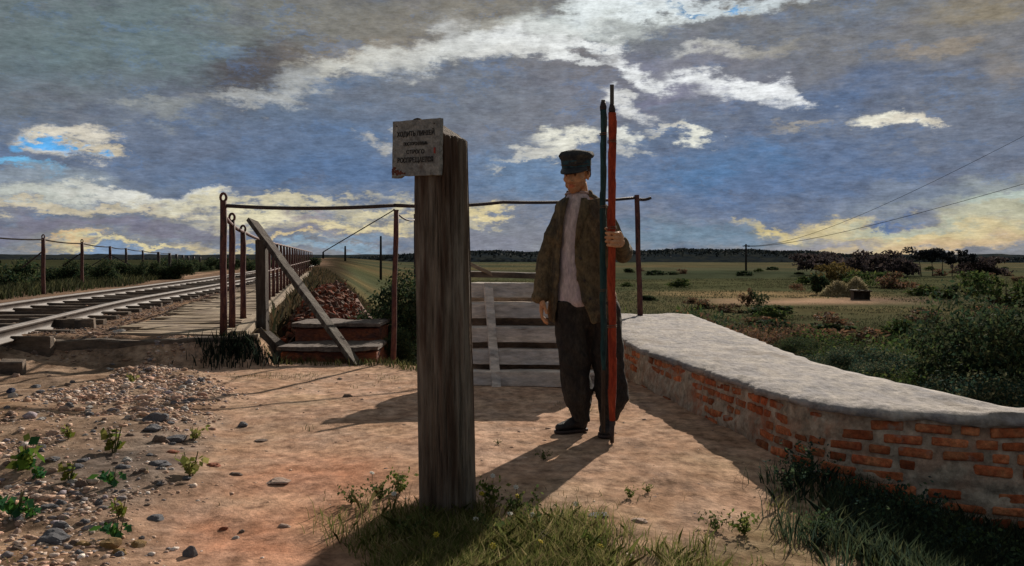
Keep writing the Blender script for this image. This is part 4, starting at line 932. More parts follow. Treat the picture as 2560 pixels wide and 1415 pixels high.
# ------------------------------------------------------------------ the furled signal flags in his hand
cord = mat('hemp cord', [(.16, .12, .08), (.10, .08, .06)], 30, bump=0)
def furled(name, label, colours, base, r, z0, z1, ztip, zfoot, cloth_name, foot):
    t = thing(name, label, 'flag', base); b = MB(); N_ = 110; rows = []
    for i in range(N_ + 1):
        s = i / N_; z = z0 + (z1 - z0) * s; k = r * (1 + .10 * mnoise.noise(Vector((0, 0, z * 5)))) * (1.08 if s > .93 else 1) * (.72 + .28 * min(1, s * 12)); row = []
        for j in range(40):
            a = 2 * math.pi * j / 40; spiral = .26 * ((a / (2 * math.pi) + s * 5.2) % 1.0)
            q = k * (1 + spiral - .14 + .12 * mnoise.noise(Vector((math.cos(a) * 1.5, math.sin(a) * 1.5, z * 7)))); row.append(Vector((q * math.cos(a) + .003 * math.sin(z * 4), q * math.sin(a), z)))
        rows.append(row)
    b.loft(rows); b.build('furled_cloth', mat(cloth_name, colours, 9, (1, 1, .3), .9, .45, 26, contrast=.22), t)
    for f_ in (.30, .62, .90):
        zz = z0 + (z1 - z0) * f_; b = MB(); b.tube([(math.cos(a) * r * 1.14, math.sin(a) * r * 1.14, zz + .010 * a / 6.28) for a in np.linspace(0, 4 * math.pi, 33)], .0022, 5); b.build('tie', cord, t)
    b = MB(); b.tube([(0, 0, zfoot), (0, 0, (zfoot + ztip) / 2), (0, 0, ztip)], .0125, 10); b.build('staff', M['wood_dark'], t)
    b = MB(); b.tube([(0, 0, z1 - .005), (0, 0, z1 + .02), (0, 0, z1 + .035), (0, 0, z1 + .05)], [.019, .021, .017, .013], 12); b.build('collar', M['iron_dark'], t)
    if foot: b = MB(); b.tube([(0, 0, .14), (0, 0, .04), (0, 0, -.01)], [.017, .013, .004], 10); b.build('ferrule', M['iron_dark'], t)
    return t
d = MAN.y + POLE.y
furled('signal_flag', 'red furled signal flag on a tall pointed staff, nearest in the man\'s fist', [(.30, .042, .018), (.21, .030, .018), (.38, .062, .024)], (MAN.x + POLE.x, d, 0), .0235, .13, H + (V0 - 282) / F * d, H + (V0 - 212) / F * d, 0, 'red flag cloth', True)
furled('signal_flag', 'dark green furled signal flag standing just behind the red one', [(.018, .055, .060), (.014, .04, .05), (.028, .075, .075)], (.5435, d + .062, 0), .0185, .42, H + (V0 - 275) / F * (d + .06), H + (V0 - 250) / F * (d + .06), .05, 'green flag cloth', False)

# ------------------------------------------------------------------ plants
GREEN = [(0.077, 0.119, 0.036), (0.049, 0.084, 0.031), (0.126, 0.154, 0.049), (0.039, 0.063, 0.028), (0.084, 0.091, 0.042)]
DKGREEN = [(0.042, 0.074, 0.042), (0.028, 0.052, 0.035), (0.07, 0.102, 0.045), (0.052, 0.063, 0.038), (0.096, 0.105, 0.049)]
TEAL = [(0.037, 0.078, 0.061), (0.031, 0.061, 0.054), (0.06, 0.099, 0.061), (0.085, 0.102, 0.06), (0.17, 0.17, 0.102)]
RUSSET = [(0.2, 0.106, 0.062), (0.138, 0.088, 0.062), (0.094, 0.094, 0.05), (0.25, 0.15, 0.1), (0.112, 0.075, 0.062)]
YEL = [(.24, .26, .05), (.16, .22, .05), (.11, .18, .05), (.30, .28, .08)]
def bush(label, loc, me, group, trunk_h, s=1.0, rz=0.0, name='bush', cat='bush'):
    t = thing(name, label, cat, loc, rz, group); t.scale = (s, s, s); c = link('foliage', me, M['leaf'], t)
    b = MB()
    for k in range(3): a = random.uniform(0, 6.3); b.tube([(0, 0, -.25), (math.cos(a) * .06, math.sin(a) * .06, trunk_h * .4), (math.cos(a) * .22, math.sin(a) * .22, trunk_h)], [.03, .02, .008], 6)
    b.build('stem', M['bark'], t); return t
def gzf(x, y): return float(gz(np.array([x]), np.array([y]))[0])
mid = [bush_mesh('foliage', 1.5, 1.2, 1.9, 12000, .055, DKGREEN, 1, 13, upright=True), bush_mesh('foliage', 1.2, 1.2, 1.5, 9000, .055, DKGREEN, 2, 11, upright=True)]
for i, (u, vt, d, s, lab) in enumerate(((1010, 648, 11.2, 0, 'dark green bush with a pointed top between the slim iron post and the sign post'), (945, 720, 12.6, 0, 'dark bush behind the slim iron post, beside the masonry steps'), (1000, 800, 10.4, 1, 'low dark bush at the path edge left of the sign post'), (1095, 690, 13.5, 0, 'dark bush mostly hidden behind the sign post'))):
    p = P3(u, vt, d); g = gzf(p.x, p.y); h = p.z - g; me = mid[i % 2]; k = h / (1.9 if i % 2 == 0 else 1.5)
    t = bush(lab, (p.x, p.y, g - .05), me, 'bushes in the gully left of the post', 1.0, k, i * 2.0)
right = [bush_mesh('foliage', 2.2, 1.6, 1.3, 15000, .042, TEAL, 11, 14, upright=True), bush_mesh('foliage', 1.9, 1.6, 1.5, 15000, .042, DKGREEN, 12, 13, upright=True), bush_mesh('foliage', 1.6, 1.5, 1.1, 9000, .042, RUSSET, 13, 11), bush_mesh('foliage', 2.4, 2.0, 1.1, 11000, .046, GREEN, 14, 12)]
RB = [  # u, v of the top, distance, mesh, label
 (1800, 782, 12.2, 2, 'russet bush just past the far end of the wall'), (1905, 800, 11.0, 2, 'russet and green bush behind the middle of the coping'),
 (1990, 820, 10.0, 1, 'dark bush behind the wall, right of the russet bushes'), (2080, 868, 8.6, 0, 'blue green bush tight against the back of the wall'),
 (2190, 890, 7.8, 0, 'blue green bush with pale sprigs behind the curve of the wall'), (2290, 880, 7.6, 3, 'mid green bush behind the curve of the wall'),
 (2380, 900, 7.0, 0, 'blue green bush low behind the narrow part of the wall'), (2465, 745, 7.6, 1, 'tall dark bush near the right side of the view'), (2540, 690, 7.2, 1, 'tallest dark bush at the right edge of the view'),
 (2550, 900, 6.2, 0, 'dark blue green bush in front of the tallest bush'), (2200, 812, 13.5, 3, 'rounded green bush on the slope below the field'), (2330, 800, 12.0, 3, 'large green bush on the slope left of the tall dark bush'), (2080, 800, 15.0, 3, 'small green bush on the slope below the sandy patch'), (1720, 765, 17, 1, 'dark bush beyond the iron post on the wall'), (1700, 760, 13.2, 2, 'russet scrub hard by the far corner of the coping'), (1765, 765, 14.5, 1, 'dark scrub between the iron post on the wall and the russet bushes'), (1860, 772, 13.5, 1, 'dark scrub behind the two russet bushes'), (1950, 785, 12.5, 2, 'russet scrub right behind the near russet bushes'), (2040, 800, 11.5, 3, 'green scrub right of the russet scrub'), (2140, 835, 10.5, 1, 'dark green scrub in the middle of the slope'), (2260, 845, 9.5, 0, 'blue green scrub on the slope before the tall bushes'), (1660, 730, 19, 3, 'green bush right of the man\'s shoulder beyond the wall')]
for i, (u, vt, d, k, lab) in enumerate(RB):
    p = P3(u, vt, d); g = gzf(p.x, p.y); h = max(.5, p.z - g); base = (1.3, 1.5, 1.1, 1.1)[k]; s = h / base
    t = bush(lab, (p.x, p.y, g - .06), right[k], 'bushes on the slope behind the wall', .7, 1, i * 1.7); w = min(s * 1.15, 1.3 if d > 10 else 1.0); t.scale = (w, w, s)

for i, (y, dx, s, k, lab) in enumerate(((15.5, 1.5, .55, 2, 'low russet bush on the bank right of the brick rubble'), (19, 1.3, .6, 1, 'low dark bush on the bank behind the brick rubble'), (23, 2.2, .7, 2, 'russet bush farther along the railway bank'), (28, 1.6, .7, 1, 'dark bush near the far end of the bridge railing'), (17, 3.2, .8, 1, 'dark bush on the lower bank left of the slim iron post'), (34, 2.6, .9, 2, 'smallest looking russet bush on the far railway bank'))):
    x = float(xr(y)) + dx; t = bush(lab, (x, y, gzf(x, y) - .05), right[k], 'bushes on the railway bank', .5, s, i)
# hedge beyond the railway, bush by bush
hed = [bush_mesh('foliage', 2.8, 2.4, 2.3, 3600, .15, DKGREEN, 21 + i, 9, upright=True) for i in range(3)]
hed[0].name = 'foliage'
k = 0
for (u, vt, d) in [(u, 645 + random.uniform(-9, 9), random.uniform(27, 36)) for u in range(-80, 480, 27)] + [(u, 640 + random.uniform(-6, 6), random.uniform(46, 58)) for u in range(380, 800, 20)]:
    p = P3(u, vt, d); g = gzf(p.x, p.y); h = max(.6, p.z - g); sc = h / 2.3
    t = thing('hedge_bush', 'dark green bush in the continuous hedge beyond the rails', 'bush', (p.x, p.y, g - .1), random.uniform(0, 6), 'bushes of the hedge beyond the rails'); t.scale = (sc * random.uniform(.9, 1.3),) * 2 + (sc,)
    link('foliage', hed[k % 3], M['leaf'], t); k += 1

def tree(name, label, loc, h, w, cols, seed, n, leaf, group=None, trunk_frac=.35, lean=0.0):
    t = thing(name, label, 'tree', loc, 0, group); b = MB(); rng = random.Random(seed)
    b.tube([(0, 0, -.3), (lean * .3, 0, h * .3), (lean, 0, h * .75)], [h * .022, h * .016, h * .006], 7)
    for i in range(5):
        a = rng.uniform(0, 6.3); z = h * rng.uniform(trunk_frac, .6); b.tube([(lean * .5, 0, z), (lean + math.cos(a) * w * .2, math.sin(a) * w * .2, z + h * .12), (lean + math.cos(a) * w * .38, math.sin(a) * w * .38, z + h * .2)], [h * .009, h * .006, h * .002], 5)
    b.build('trunk', M['bark'], t, True)
    me = bush_mesh('crown', w, w, h * (1 - trunk_frac), n, leaf, cols, seed, 8); c = link('crown', me, M['leaf'], t); c.location = (lean, 0, h * trunk_frac); return t
BLUE = [(.040, .044, .050), (.028, .034, .042), (.055, .052, .056)]; PURP = [(.070, .055, .060), (.05, .042, .05), (.09, .068, .062)]
# single trees standing against the yellow light
for i, (u, vt, w, lab) in enumerate(((2303, 617, 5.5, 'tall dark tree, leftmost of the small group against the yellow sky'), (2332, 622, 4.2, 'slim dark tree second in the small group on the horizon'), (2356, 619, 5.0, 'full crowned tree in the middle of the small group on the horizon'), (2380, 628, 3.4, 'smallest tree of the group on the horizon'), (2408, 621, 4.6, 'dark leaning tree at the right end of the small group'))):
    d = 185; p = P3(u, vt, d); g = gzf(p.x, p.y); tree('field_tree', lab, (p.x, p.y, g), p.z - g, w, BLUE, 60 + i, 420, .75, 'trees on the right horizon', .48, .3 * (i - 2))
for i, (u, vt, w, h_, lab) in enumerate(((2268, 632, 6, 0, 'low round dark tree left of the group on the horizon'), (2150, 624, 11, 0, 'broad purple grey tree left in the dark clump on the horizon'), (2195, 620, 12, 0, 'broad purple grey tree in the middle of the dark clump'), (2235, 626, 10, 0, 'purple grey tree at the right end of the dark clump'), (2040, 626, 11, 0, 'violet tree at the right end of the distant wood'), (2075, 630, 9, 0, 'small violet tree between the wood and the dark clump'), (2455, 634, 12, 0, 'broad bare purple tree near the right edge'), (2490, 646, 10, 0, 'low purple tree sloping down at the right edge'), (2425, 652, 9, 0, 'low purple tree under the slender trees'))):
    d = 172 + i * 3; p = P3(u, vt, d); g = gzf(p.x, p.y); tree('field_tree', lab, (p.x, p.y, g - .4), p.z - g + .4, w, PURP, 80 + i, 900, .8, 'trees on the right horizon', .12)
for i, (u, vt, d, w, cols, lab) in enumerate(((2515, 672, 75, 7, GREEN, 'rounded mid green tree by the right edge, below the purple trees'), (2105, 652, 130, 7, [(.13, .095, .035), (.10, .075, .03), (.16, .12, .05)], 'ochre tree above the straw heaps'), (2175, 662, 125, 9, GREEN, 'rounded green tree right of the ochre tree'), (2230, 676, 120, 7, RUSSET, 'russet tree right of the rounded green tree'), (2052, 682, 98, 2.2, DKGREEN, 'small upright dark tree left of the straw heaps'))):
    p = P3(u, vt, d); g = gzf(p.x, p.y); tree('field_tree', lab, (p.x, p.y, g - .3), p.z - g + .3, w, cols, 100 + i, 1300, .42, 'trees in the meadow', .08)
# low shrubs scattered over the meadow
low = [bush_mesh('foliage', 2.4, 2.0, 1.3, 900, .22, c, 130 + i, 7) for i, c in enumerate((DKGREEN, RUSSET, GREEN))]
for i in range(96):
    u, d = random.uniform(1560, 2600), 38 * math.exp(random.uniform(0, 2.0)); p = P3(u, 700, d); g = gzf(p.x, p.y)
    if abs(p.x - 26) < 10 and abs(p.y - 86) < 14: continue
    t = thing('meadow_shrub', 'low shrub dotted about the green meadow below the wall', 'shrub', (p.x, p.y, g - .15), i, 'shrubs dotted about the meadow'); s = random.uniform(.5, 1.15) * (1 + d / 260); t.scale = (s * random.uniform(1, 1.8), s, s * .7); link('foliage', low[i % 3], M['leaf'], t)
for (u, vt, d, cols, w, h_, lab, sd_) in ((1893, 712, 70, DKGREEN, 1.1, 1.3, 'small near black shrub at the left end of the sandy patch', 150), (1862, 706, 69, RUSSET, 1.0, 1.6, 'pale pinkish dead shrub left of the near black one', 151), (2005, 700, 92, RUSSET, 2.6, 1.4, 'brown shrub on the dry bank above the sandy patch', 152)):
    p = P3(u, vt, d); g = gzf(p.x, p.y); t = thing('meadow_shrub', lab, 'shrub', (p.x, p.y, g - .1), 0); s = (p.z - g) / h_; t.scale = (s, s, s); link('foliage', bush_mesh('foliage', w, w, h_, 700, .12, cols, sd_, 6), M['leaf'], t)
# haystack and shed by the sandy patch
straw = mat('straw', [(.40, .33, .20), (.30, .24, .13), (.48, .41, .28)], 2, (1, 1, .5), .95, .9, 8)
def mound(name, label, cat, p, w, h, m):
    b = MB(); rows = []
    for i in range(14):
        s = i / 13; rr = w * (1 - s ** 2.2) ** .6 * (1 if s > .1 else .92); rows.append([Vector((math.cos(a) * (rr + .1 * mnoise.noise(Vector((math.cos(a) * 3, math.sin(a) * 3, s * 5)))), math.sin(a) * rr, s * h)) for a in np.linspace(0, 2 * math.pi, 28, endpoint=False)])
    b.loft(rows); me = b.mesh(name, True); V_ = []
    o = link(name, me, m); o.location = p; tag(o, label, cat); return o
STRAW = [(.42, .35, .22), (.30, .25, .14), (.50, .43, .30), (.22, .19, .11)]
for (u, vt, d, w, lab, sd_) in ((2140, 694, 92, 3.0, 'pale shaggy straw heap above the sandy patch', 170), (2095, 703, 93, 3.0, 'low spread heap of pale straw left of the taller straw heap', 171)):
    p = P3(u, vt, d); g = gzf(p.x, p.y); h_ = p.z - g; rng = np.random.default_rng(sd_); a_ = rng.uniform(0, 6.28, 2600); r_ = rng.uniform(0, 1, 2600) ** .6; zz_ = h_ * (1 - r_ ** 1.5) * rng.uniform(.6, 1.05, 2600) * (1 + .35 * np.sin(a_ * 3 + sd_) * r_); r_ = r_ * (1 + .25 * np.sin(a_ * 2 + sd_ * 1.7))
    V, C = leaves(np.stack([np.cos(a_) * r_ * w * .5, np.sin(a_) * r_ * w * .5, zz_], 1), .45, rng, STRAW, droop=.6, aspect=.12); o = link('haystack', quads_mesh('haystack', V, 4, C), M['leaf']); o.location = (p.x, p.y, g); tag(o, lab, 'haystack')
p = P3(2152, 715, 86); g = gzf(p.x, p.y); t = thing('field_shed', 'low brown open fronted shed in front of the taller straw heap', 'shed', (p.x, p.y, g))
b = MB(); b.box((0, .5, .4), (1.5, .06, .8), None, .01, .03); b.box((-.75, .1, .4), (.06, .8, .8), None, .01, .03); b.box((.75, .1, .4), (.06, .8, .8), None, .01, .03); b.build('wall', M['wood_dark'], t)
b = MB(); b.beam((-.9, .05, .86), (.9, .05, .80), .10, 1.1, .01, .03, R(90), 5, .03); b.build('roof', M['wood_dark'], t)

# distant wooded hills, haze painted into their colour as a blue tint
def hills():
    b = MB(); rows = []
    for (d, hfun, dep) in ((620, None, 0),):
        xs = np.linspace(-900, 1300, 420)
        for k, (dy, kz) in enumerate(((-60, -.3), (-12, .55), (0, 1.0), (40, .9), (200, -.2))):
            rows.append([Vector((x, d + dy + 30 * mnoise.noise(Vector((x * .004, 0, 0))), -3 + kz * (4.1 + max(1.0, (640 - np.interp(1280 + F * x / d, [-200, 700, 900, 1170, 1500, 1700, 1900, 2050, 2150, 2700], [652, 650, 644, 629, 632, 624, 627, 631, 640, 646])) / F * d) + .9 * mnoise.noise(Vector((x * .03, k, 2))) + .9 * mnoise.noise(Vector((x * .12, k, 7)))) if kz > 0 else -6.5)) for x in xs])
    b.loft(rows, closed=False); o = b.build('hills', mat('haze tinted fir woods', [(.028, .036, .042), (.020, .028, .036), (.04, .046, .044)], .05, bump=0, rough=1, spec=0), None, True); kind(o, 'structure')
    # crowns along the skyline, in the same haze blue colours
    rng = np.random.default_rng(3); pts = []
    for x in np.arange(-620, 560, .28):
        d = 590 + rng.uniform(-12, 12); top = H + (640 - np.interp(1280 + F * x / d, [-200, 700, 900, 1170, 1500, 1700, 1900, 2050, 2150, 2700], [650, 648, 643, 627, 630, 622, 625, 629, 640, 646])) / F * d
        top += .9 * mnoise.noise(Vector((x * .05, 0, 9))); hh = rng.uniform(1, 4.5)
        for j in range(5): pts.append((x + rng.normal() * .8, d + rng.normal(), top - abs(rng.normal()) * hh * .5))
    V, C = leaves(np.array(pts), 1.5, rng, [(.022, .030, .036), (.03, .036, .036), (.018, .025, .032)], aspect=.8)
    o = link('forest', quads_mesh('forest', V, 4, C), M['leaf']); kind(o, 'stuff')
hills()

# telegraph poles and wires
def pole(u, vb, vt, d, lab, arms=True, px=4.2):
    p = P3(u, vt, d); g = gzf(p.x, p.y); h = p.z - g; r = px / F * d * .5
    t = thing('telegraph_pole', lab, 'pole', (p.x, p.y, g)); b = MB(); b.tube([(0, 0, -.3), (0, 0, h * .5), (0, 0, h)], [r * 1.1, r, r * .8], 8); b.build('pole', M['wire'], t)
    if arms: b = MB(); b.box((0, -.1, h * .93), (r * 7, r * .9, r * .9), None, 0); b.build('crossarm', M['wire'], t)
    return Vector((p.x, p.y, p.z))
a1 = pole(1865, 656, 610, 210, 'lone telegraph pole standing in the meadow before the distant wood', True, 5); p1 = pole(952, 700, 590, 120, 'tallest of the three thin poles left of the slim iron post', False, 6); p2 = pole(863, 662, 615, 230, 'middle one of the three thin poles rising over the hedge', False, 5); p3 = pole(808, 660, 630, 340, 'smallest and farthest of the three thin poles', False, 5)
def wire(label, a, c, r, sag):
    b = MB(); P_ = [Vector(a).lerp(Vector(c), s) - Vector((0, 0, sag * 4 * s * (1 - s))) for s in np.linspace(0, 1, 40)]; o_ = P_[0].copy(); b.tube([q - o_ for q in P_], [max(.004, r * q.y) for q in P_], 5); o = b.build('telegraph_wire', M['wire']); o.location = o_; tag(o, label, 'wire', 'telegraph wires')
wire('lower telegraph wire climbing from the lone pole to the right edge', a1 + Vector((.4, 0, -.6)), P3(3000, 330, 42), .00026, 1.2)
wire('upper telegraph wire climbing steeply to the right edge', a1 + Vector((-.4, 0, -.3)), P3(2900, 160, 40), .00022, 2.4)
wire('thin wire slanting down from the slim iron post to the far poles', Vector((-1.22, 9.55, 1.58)), p3, .0006, .0)

# ------------------------------------------------------------------ grass
def grass(name, pts, hgt, wid, cols, seed, lean=.5):
    rng = np.random.default_rng(seed); n = len(pts); a = rng.uniform(0, 2 * np.pi, n); hh = hgt * rng.uniform(.45, 1.25, n); w = wid * rng.uniform(.7, 1.3, n)
    sx, sy = np.cos(a), np.sin(a); la = rng.uniform(0, 2 * np.pi, n); lx, ly = np.cos(la), np.sin(la); ln = hh * lean * rng.uniform(.1, 1.3, n); Z = np.zeros(n)
    S = np.stack([sx * w, sy * w, Z], 1) * .5; B = pts; Mi = pts + np.stack([lx * ln * .3, ly * ln * .3, hh * .6], 1); T_ = pts + np.stack([lx * ln, ly * ln, hh], 1)
    V = np.stack([B - S, B + S, Mi + S * .7, T_, Mi - S * .7], 1); ci = rng.integers(0, len(cols), n); C = np.array(cols)[ci] * rng.uniform(.7, 1.3, n)[:, None]
    return kind(link(name, quads_mesh(name, V, 5, C), M['grass']), 'stuff')
def scatter(x0, x1, y0, y1, n, fn, seed):
    rng = np.random.default_rng(seed); x = rng.uniform(x0, x1, n); y = rng.uniform(y0, y1, n); k = rng.uniform(0, 1, n) < fn(x, y); x, y = x[k], y[k]; return np.stack([x, y, gz(x, y) - .004], 1)
GC = [(.18, .20, .06), (.25, .24, .09), (.12, .155, .045), (.30, .26, .12), (.36, .30, .16), (.15, .175, .055)]
p = scatter(-.95, 1.3, 2.9, 4.6, 110000, lambda x, y: np.clip(grass_mask(x, y) * 1.1 - .22, 0, 1) ** 1.5 * (.35 + .65 * (fbm(x, y, 4, 3, 61) > -.12)) * (.55 + .45 * np.exp(-(((x + .1) / .6) ** 2))) * (1 - ss(.25, .5, x) * (1 - .9 * (fbm(x, y, 2.4, 4, 68) > .14))), 1); grass('grass', p, .085, .0042, GC, 1, .9)
p = scatter(.7, 3.4, 2.9, 5.2, 52000, lambda x, y: np.clip(grass_mask(x, y) * 1.1 - .2, 0, 1) ** 1.3 * (x < np.interp(y, wf_y, wf_x) - .02) * (.06 + .94 * (fbm(x, y, 2.2, 4, 62) > .08)), 2); grass('grass', p, .04, .0042, [(.13, .16, .05), (.18, .19, .07), (.09, .12, .045), (.24, .22, .10)], 2, .8)
p = scatter(1.1, 3.6, 2.8, 4.9, 60000, lambda x, y: (x < np.interp(y, wf_y, wf_x) - .03) * ss(.06, .22, -gz(x, y) + fbm(x, y, 2.5, 3, 66) * .08) * .8, 12); grass('grass', p, .11, .0065, [(.055, .085, .052), (.075, .105, .06), (.04, .064, .05), (.10, .115, .06)], 12, .7)  # grass in the hollow by the wall, shade put into its darker colours
p = scatter(-14, -1.5, 11, 55, 60000, lambda x, y: (x > xr(y) + .35) * (x < xr(y) + 6 + .08 * y) * (.35 + .65 * (fbm(x, y, .8, 3, 67) > -.1)), 14); grass('grass', p, .26, .03, [(.07, .06, .034), (.10, .075, .045), (.045, .05, .028), (.13, .085, .05), (.05, .045, .035)], 14, .6)
p = scatter(-2.9, .9, 2.9, 8.5, 26000, lambda x, y: .10 * (fbm(x, y, 2.2, 4, 63) > .42) * (y < 8) + .5 * ((fbm(x, y, 1.5, 4, 64) > .2) * (y > 8.1)), 3); grass('grass', p, .035, .0045, [(.13, .13, .05), (.18, .15, .07), (.09, .11, .04)], 3)
p = scatter(-3.0, 1.0, 8.2, 9.6, 9000, lambda x, y: .7 * (np.abs(y - edge_y(x) + .05 + .1 * fbm(x, y, 3, 2, 4)) < .16), 4); grass('grass', p, .07, .008, [(.08, .09, .035), (.13, .12, .05), (.05, .06, .03)], 4)
p = scatter(-3.4, -2.3, 8.7, 9.4, 3500, lambda x, y: .8 * np.exp(-(((x + 2.75) / .28) ** 2 + ((y - 9.15) / .16) ** 2)), 5); grass('grass', p, .13, .012, [(.022, .035, .028), (.035, .05, .035), (.018, .026, .024)], 5, .6)
p = scatter(-14, -6.0, 12, 34, 26000, lambda x, y: .6 * (x < rail_x(y) - 3.2) * (x > rail_x(y) - 6.5), 6); grass('grass', p, .22, .03, [(.035, .045, .022), (.055, .06, .03), (.09, .09, .045), (.03, .035, .02)], 6, .5)

def tufts():
    rng = np.random.default_rng(77); n = 130000; d = 14 * np.exp(rng.uniform(0, 1, n) * math.log(12)); u = rng.uniform(1000, 2650, n); x = (u - 1280) / F * d; y = d
    k = (x > np.interp(y, wb_y, wb_x) + .3) | (y > 13); k &= ~((np.abs(x - 26) < 9) & (np.abs(y - 83) < 5)); k &= fbm(x, y, .25, 3, 91) > -.25; x, y = x[k], y[k]
    z = gz(x, y); sz = .075 * (1 + d[k] * .010); pts = np.stack([x, y, z + sz * .3], 1); V, C = leaves(pts, 1.0, rng, [(.045, .06, .030), (.06, .066, .034), (.034, .052, .030), (.075, .074, .038), (.058, .05, .036)], droop=-2.0, aspect=.28)
    c = V.mean(1, keepdims=True); V = c + (V - c) * sz[:, None, None] * np.array([1.3, 1.3, 1.2]); kind(link('meadow_grass', quads_mesh('meadow_grass', V, 4, C), M['grass']), 'stuff')
tufts()

# leafy weeds, each a plant of its own
def weed_mesh(seed, n, h, spread, leaf, cols, flowers=0):
    rng = np.random.default_rng(seed); pts = []; ns = max(3, n // 9)
    for s in range(ns):
        a = rng.uniform(0, 6.28); rr = spread * rng.uniform(.1, 1); hh = h * rng.uniform(.5, 1)
        for k in range(n // ns): t_ = rng.uniform(.15, 1); pts.append((math.cos(a) * rr * t_ ** 1.3 + rng.normal() * leaf * .35, math.sin(a) * rr * t_ ** 1.3 + rng.normal() * leaf * .35, hh * t_))
    V, C = leaves(np.array(pts), leaf, rng, cols, droop=.1, aspect=.62); return quads_mesh('leaves', V, 4, C)
def weed(label, x, y, me, s, rz, group, h=.1):
    t = thing('weed', label, 'weed', (x, y, gzf(x, y)), rz, group); t.scale = (s, s, s); link('leaves', me, M['leaf'], t)
    b = MB(); 
    for k in range(3): a = random.uniform(0, 6.3); b.tube([(0, 0, -.02), (math.cos(a) * h * .2, math.sin(a) * h * .2, h * .7)], [.003, .0015], 5)
    b.build('stem', mat_stem, t)
mat_stem = mat('weed stems', [(.10, .12, .05), (.14, .11, .06)], 20, bump=0)
wl = [weed_mesh(201, 46, .10, .09, .038, [(.13, .24, .04), (.05, .15, .06), (.22, .27, .06)]), weed_mesh(202, 30, .07, .06, .034, [(.09, .22, .05), (.05, .15, .07)]), weed_mesh(203, 60, .085, .085, .024, [(.32, .33, .09), (.24, .27, .08), (.40, .38, .15)]), weed_mesh(204, 24, .085, .03, .030, YEL)]
for (u, v, k, s, lab) in ((62, 1200, 0, 1.15, 'biggest leafy weed among the stones, blue green below and yellow above'), (100, 1222, 1, .7, 'small bright green weed right under the biggest leafy weed'), (172, 1245, 3, .9, 'thin upright green weed in the gravel near the left edge'), (172, 1130, 3, .8, 'thin upright dull weed higher up in the gravel'), (285, 1160, 3, 1.3, 'upright yellow green weed in the middle of the gravel'), (478, 1210, 2, 1.15, 'spreading pale yellow weed where gravel meets red earth'), (486, 1108, 2, .75, 'small pale yellow weed beside the dark stones'), (285, 1250, 1, .8, 'single flat green weed below the upright yellow one'), (40, 1320, 1, 1.0, 'dark and light green weed at the lower left edge'), (78, 1322, 1, .6, 'tiny light green weed right of the one at the lower left edge'), (295, 1360, 1, .75, 'round leaved green weed near the yellow stones'), (300, 1315, 3, .8, 'slender green weed above the round leaved one'), (330, 970, 2, .8, 'dull tuft of weed in the upper gravel')):
    g = G(u, v); weed(lab, g.x, g.y, wl[k], s * 1.45, random.uniform(0, 6), 'leafy weeds in the gravel')
dk = [weed_mesh(211, 520, .26, .20, .022, [(.045, .085, .062), (.065, .11, .062), (.034, .06, .055), (.09, .125, .07)]), weed_mesh(212, 520, .20, .22, .020, [(.055, .09, .055), (.038, .066, .055), (.08, .115, .062)]), weed_mesh(213, 380, .22, .15, .020, [(.09, .13, .055), (.055, .09, .055)])]
for i, (x, y, k, s, lab) in enumerate(((1.50, 4.66, 0, .9, 'dark leafy weed at the corner where the wall begins to curve'), (1.36, 4.52, 1, .8, 'low dark weed on the edge of the wall shadow'), (1.66, 4.36, 1, 1.0, 'dark weed at the foot of the curved wall'), (1.86, 4.28, 0, 1.0, 'tall dark weed against the curved wall under the exposed bricks'), (2.02, 4.12, 2, 1.0, 'upright green weed before the middle of the curved wall'), (2.16, 4.15, 0, .7, 'dark weed low against the mortar of the curved wall'), (2.34, 4.12, 2, 1.0, 'upright green weed near the right edge by the wall'), (2.42, 3.9, 1, 1.1, 'bushy dark weed at the right edge in the shade'), (2.1, 3.84, 1, 1.0, 'low weed in the shaded grass before the wall'), (1.80, 3.98, 1, .9, 'dark weed in the shaded grass left of the others'), (1.62, 4.08, 0, .7, 'blue green weed on the sunlit edge of the shaded grass'), (1.30, 3.86, 2, .7, 'green tuft in the sunlit grass beside the shade'))):
    weed(lab, x, y, dk[k], s, i * 1.3, 'dark weeds along the foot of the wall', .15)
gp = [weed_mesh(221, 150, .12, .13, .020, [(.12, .18, .045), (.17, .22, .05), (.085, .13, .045), (.24, .25, .08)]), weed_mesh(222, 170, .10, .14, .018, [(.11, .14, .05), (.075, .11, .042), (.17, .18, .065)])]
for i, (u, v, k, s, lab) in enumerate(((1000, 1232, 0, 1.0, 'bright green weed at the left side of the post foot'), (950, 1250, 1, 1.0, 'olive weed left of the post foot'), (880, 1262, 1, .8, 'small olive weed at the left end of the grass patch'), (1225, 1262, 0, 1.1, 'bright green weed at the right side of the post foot'), (1290, 1285, 1, 1.2, 'dark weed right of the post with pale stalks'), (1350, 1330, 1, 1.1, 'dark weed in the grass below the man\'s shadow'), (1250, 1345, 1, 1.1, 'dark weed in the grass in front of the post'), (1010, 1340, 1, 1.1, 'olive weed in the grass left below the post'), (1360, 1150, 1, .55, 'tiny dark green weed on the path in the man\'s shadow'), (1575, 1237, 0, .5, 'tiny green weed on the path right of the man\'s shadow'), (1620, 1222, 0, .4, 'tiniest green weed on the sunny path'), (1245, 1112, 1, .3, 'speck of green weed on the path right of the post'), (1480, 1370, 0, .8, 'low green weed in the thin grass at the bottom'), (1860, 1305, 0, .9, 'olive green weed in the sunny grass near the shade'), (1790, 1300, 1, .8, 'low olive weed left of the one near the shade'))):
    g = G(u, v); weed(lab, g.x, g.y, gp[k], s, i * 2.1, 'weeds in and around the grass patch')
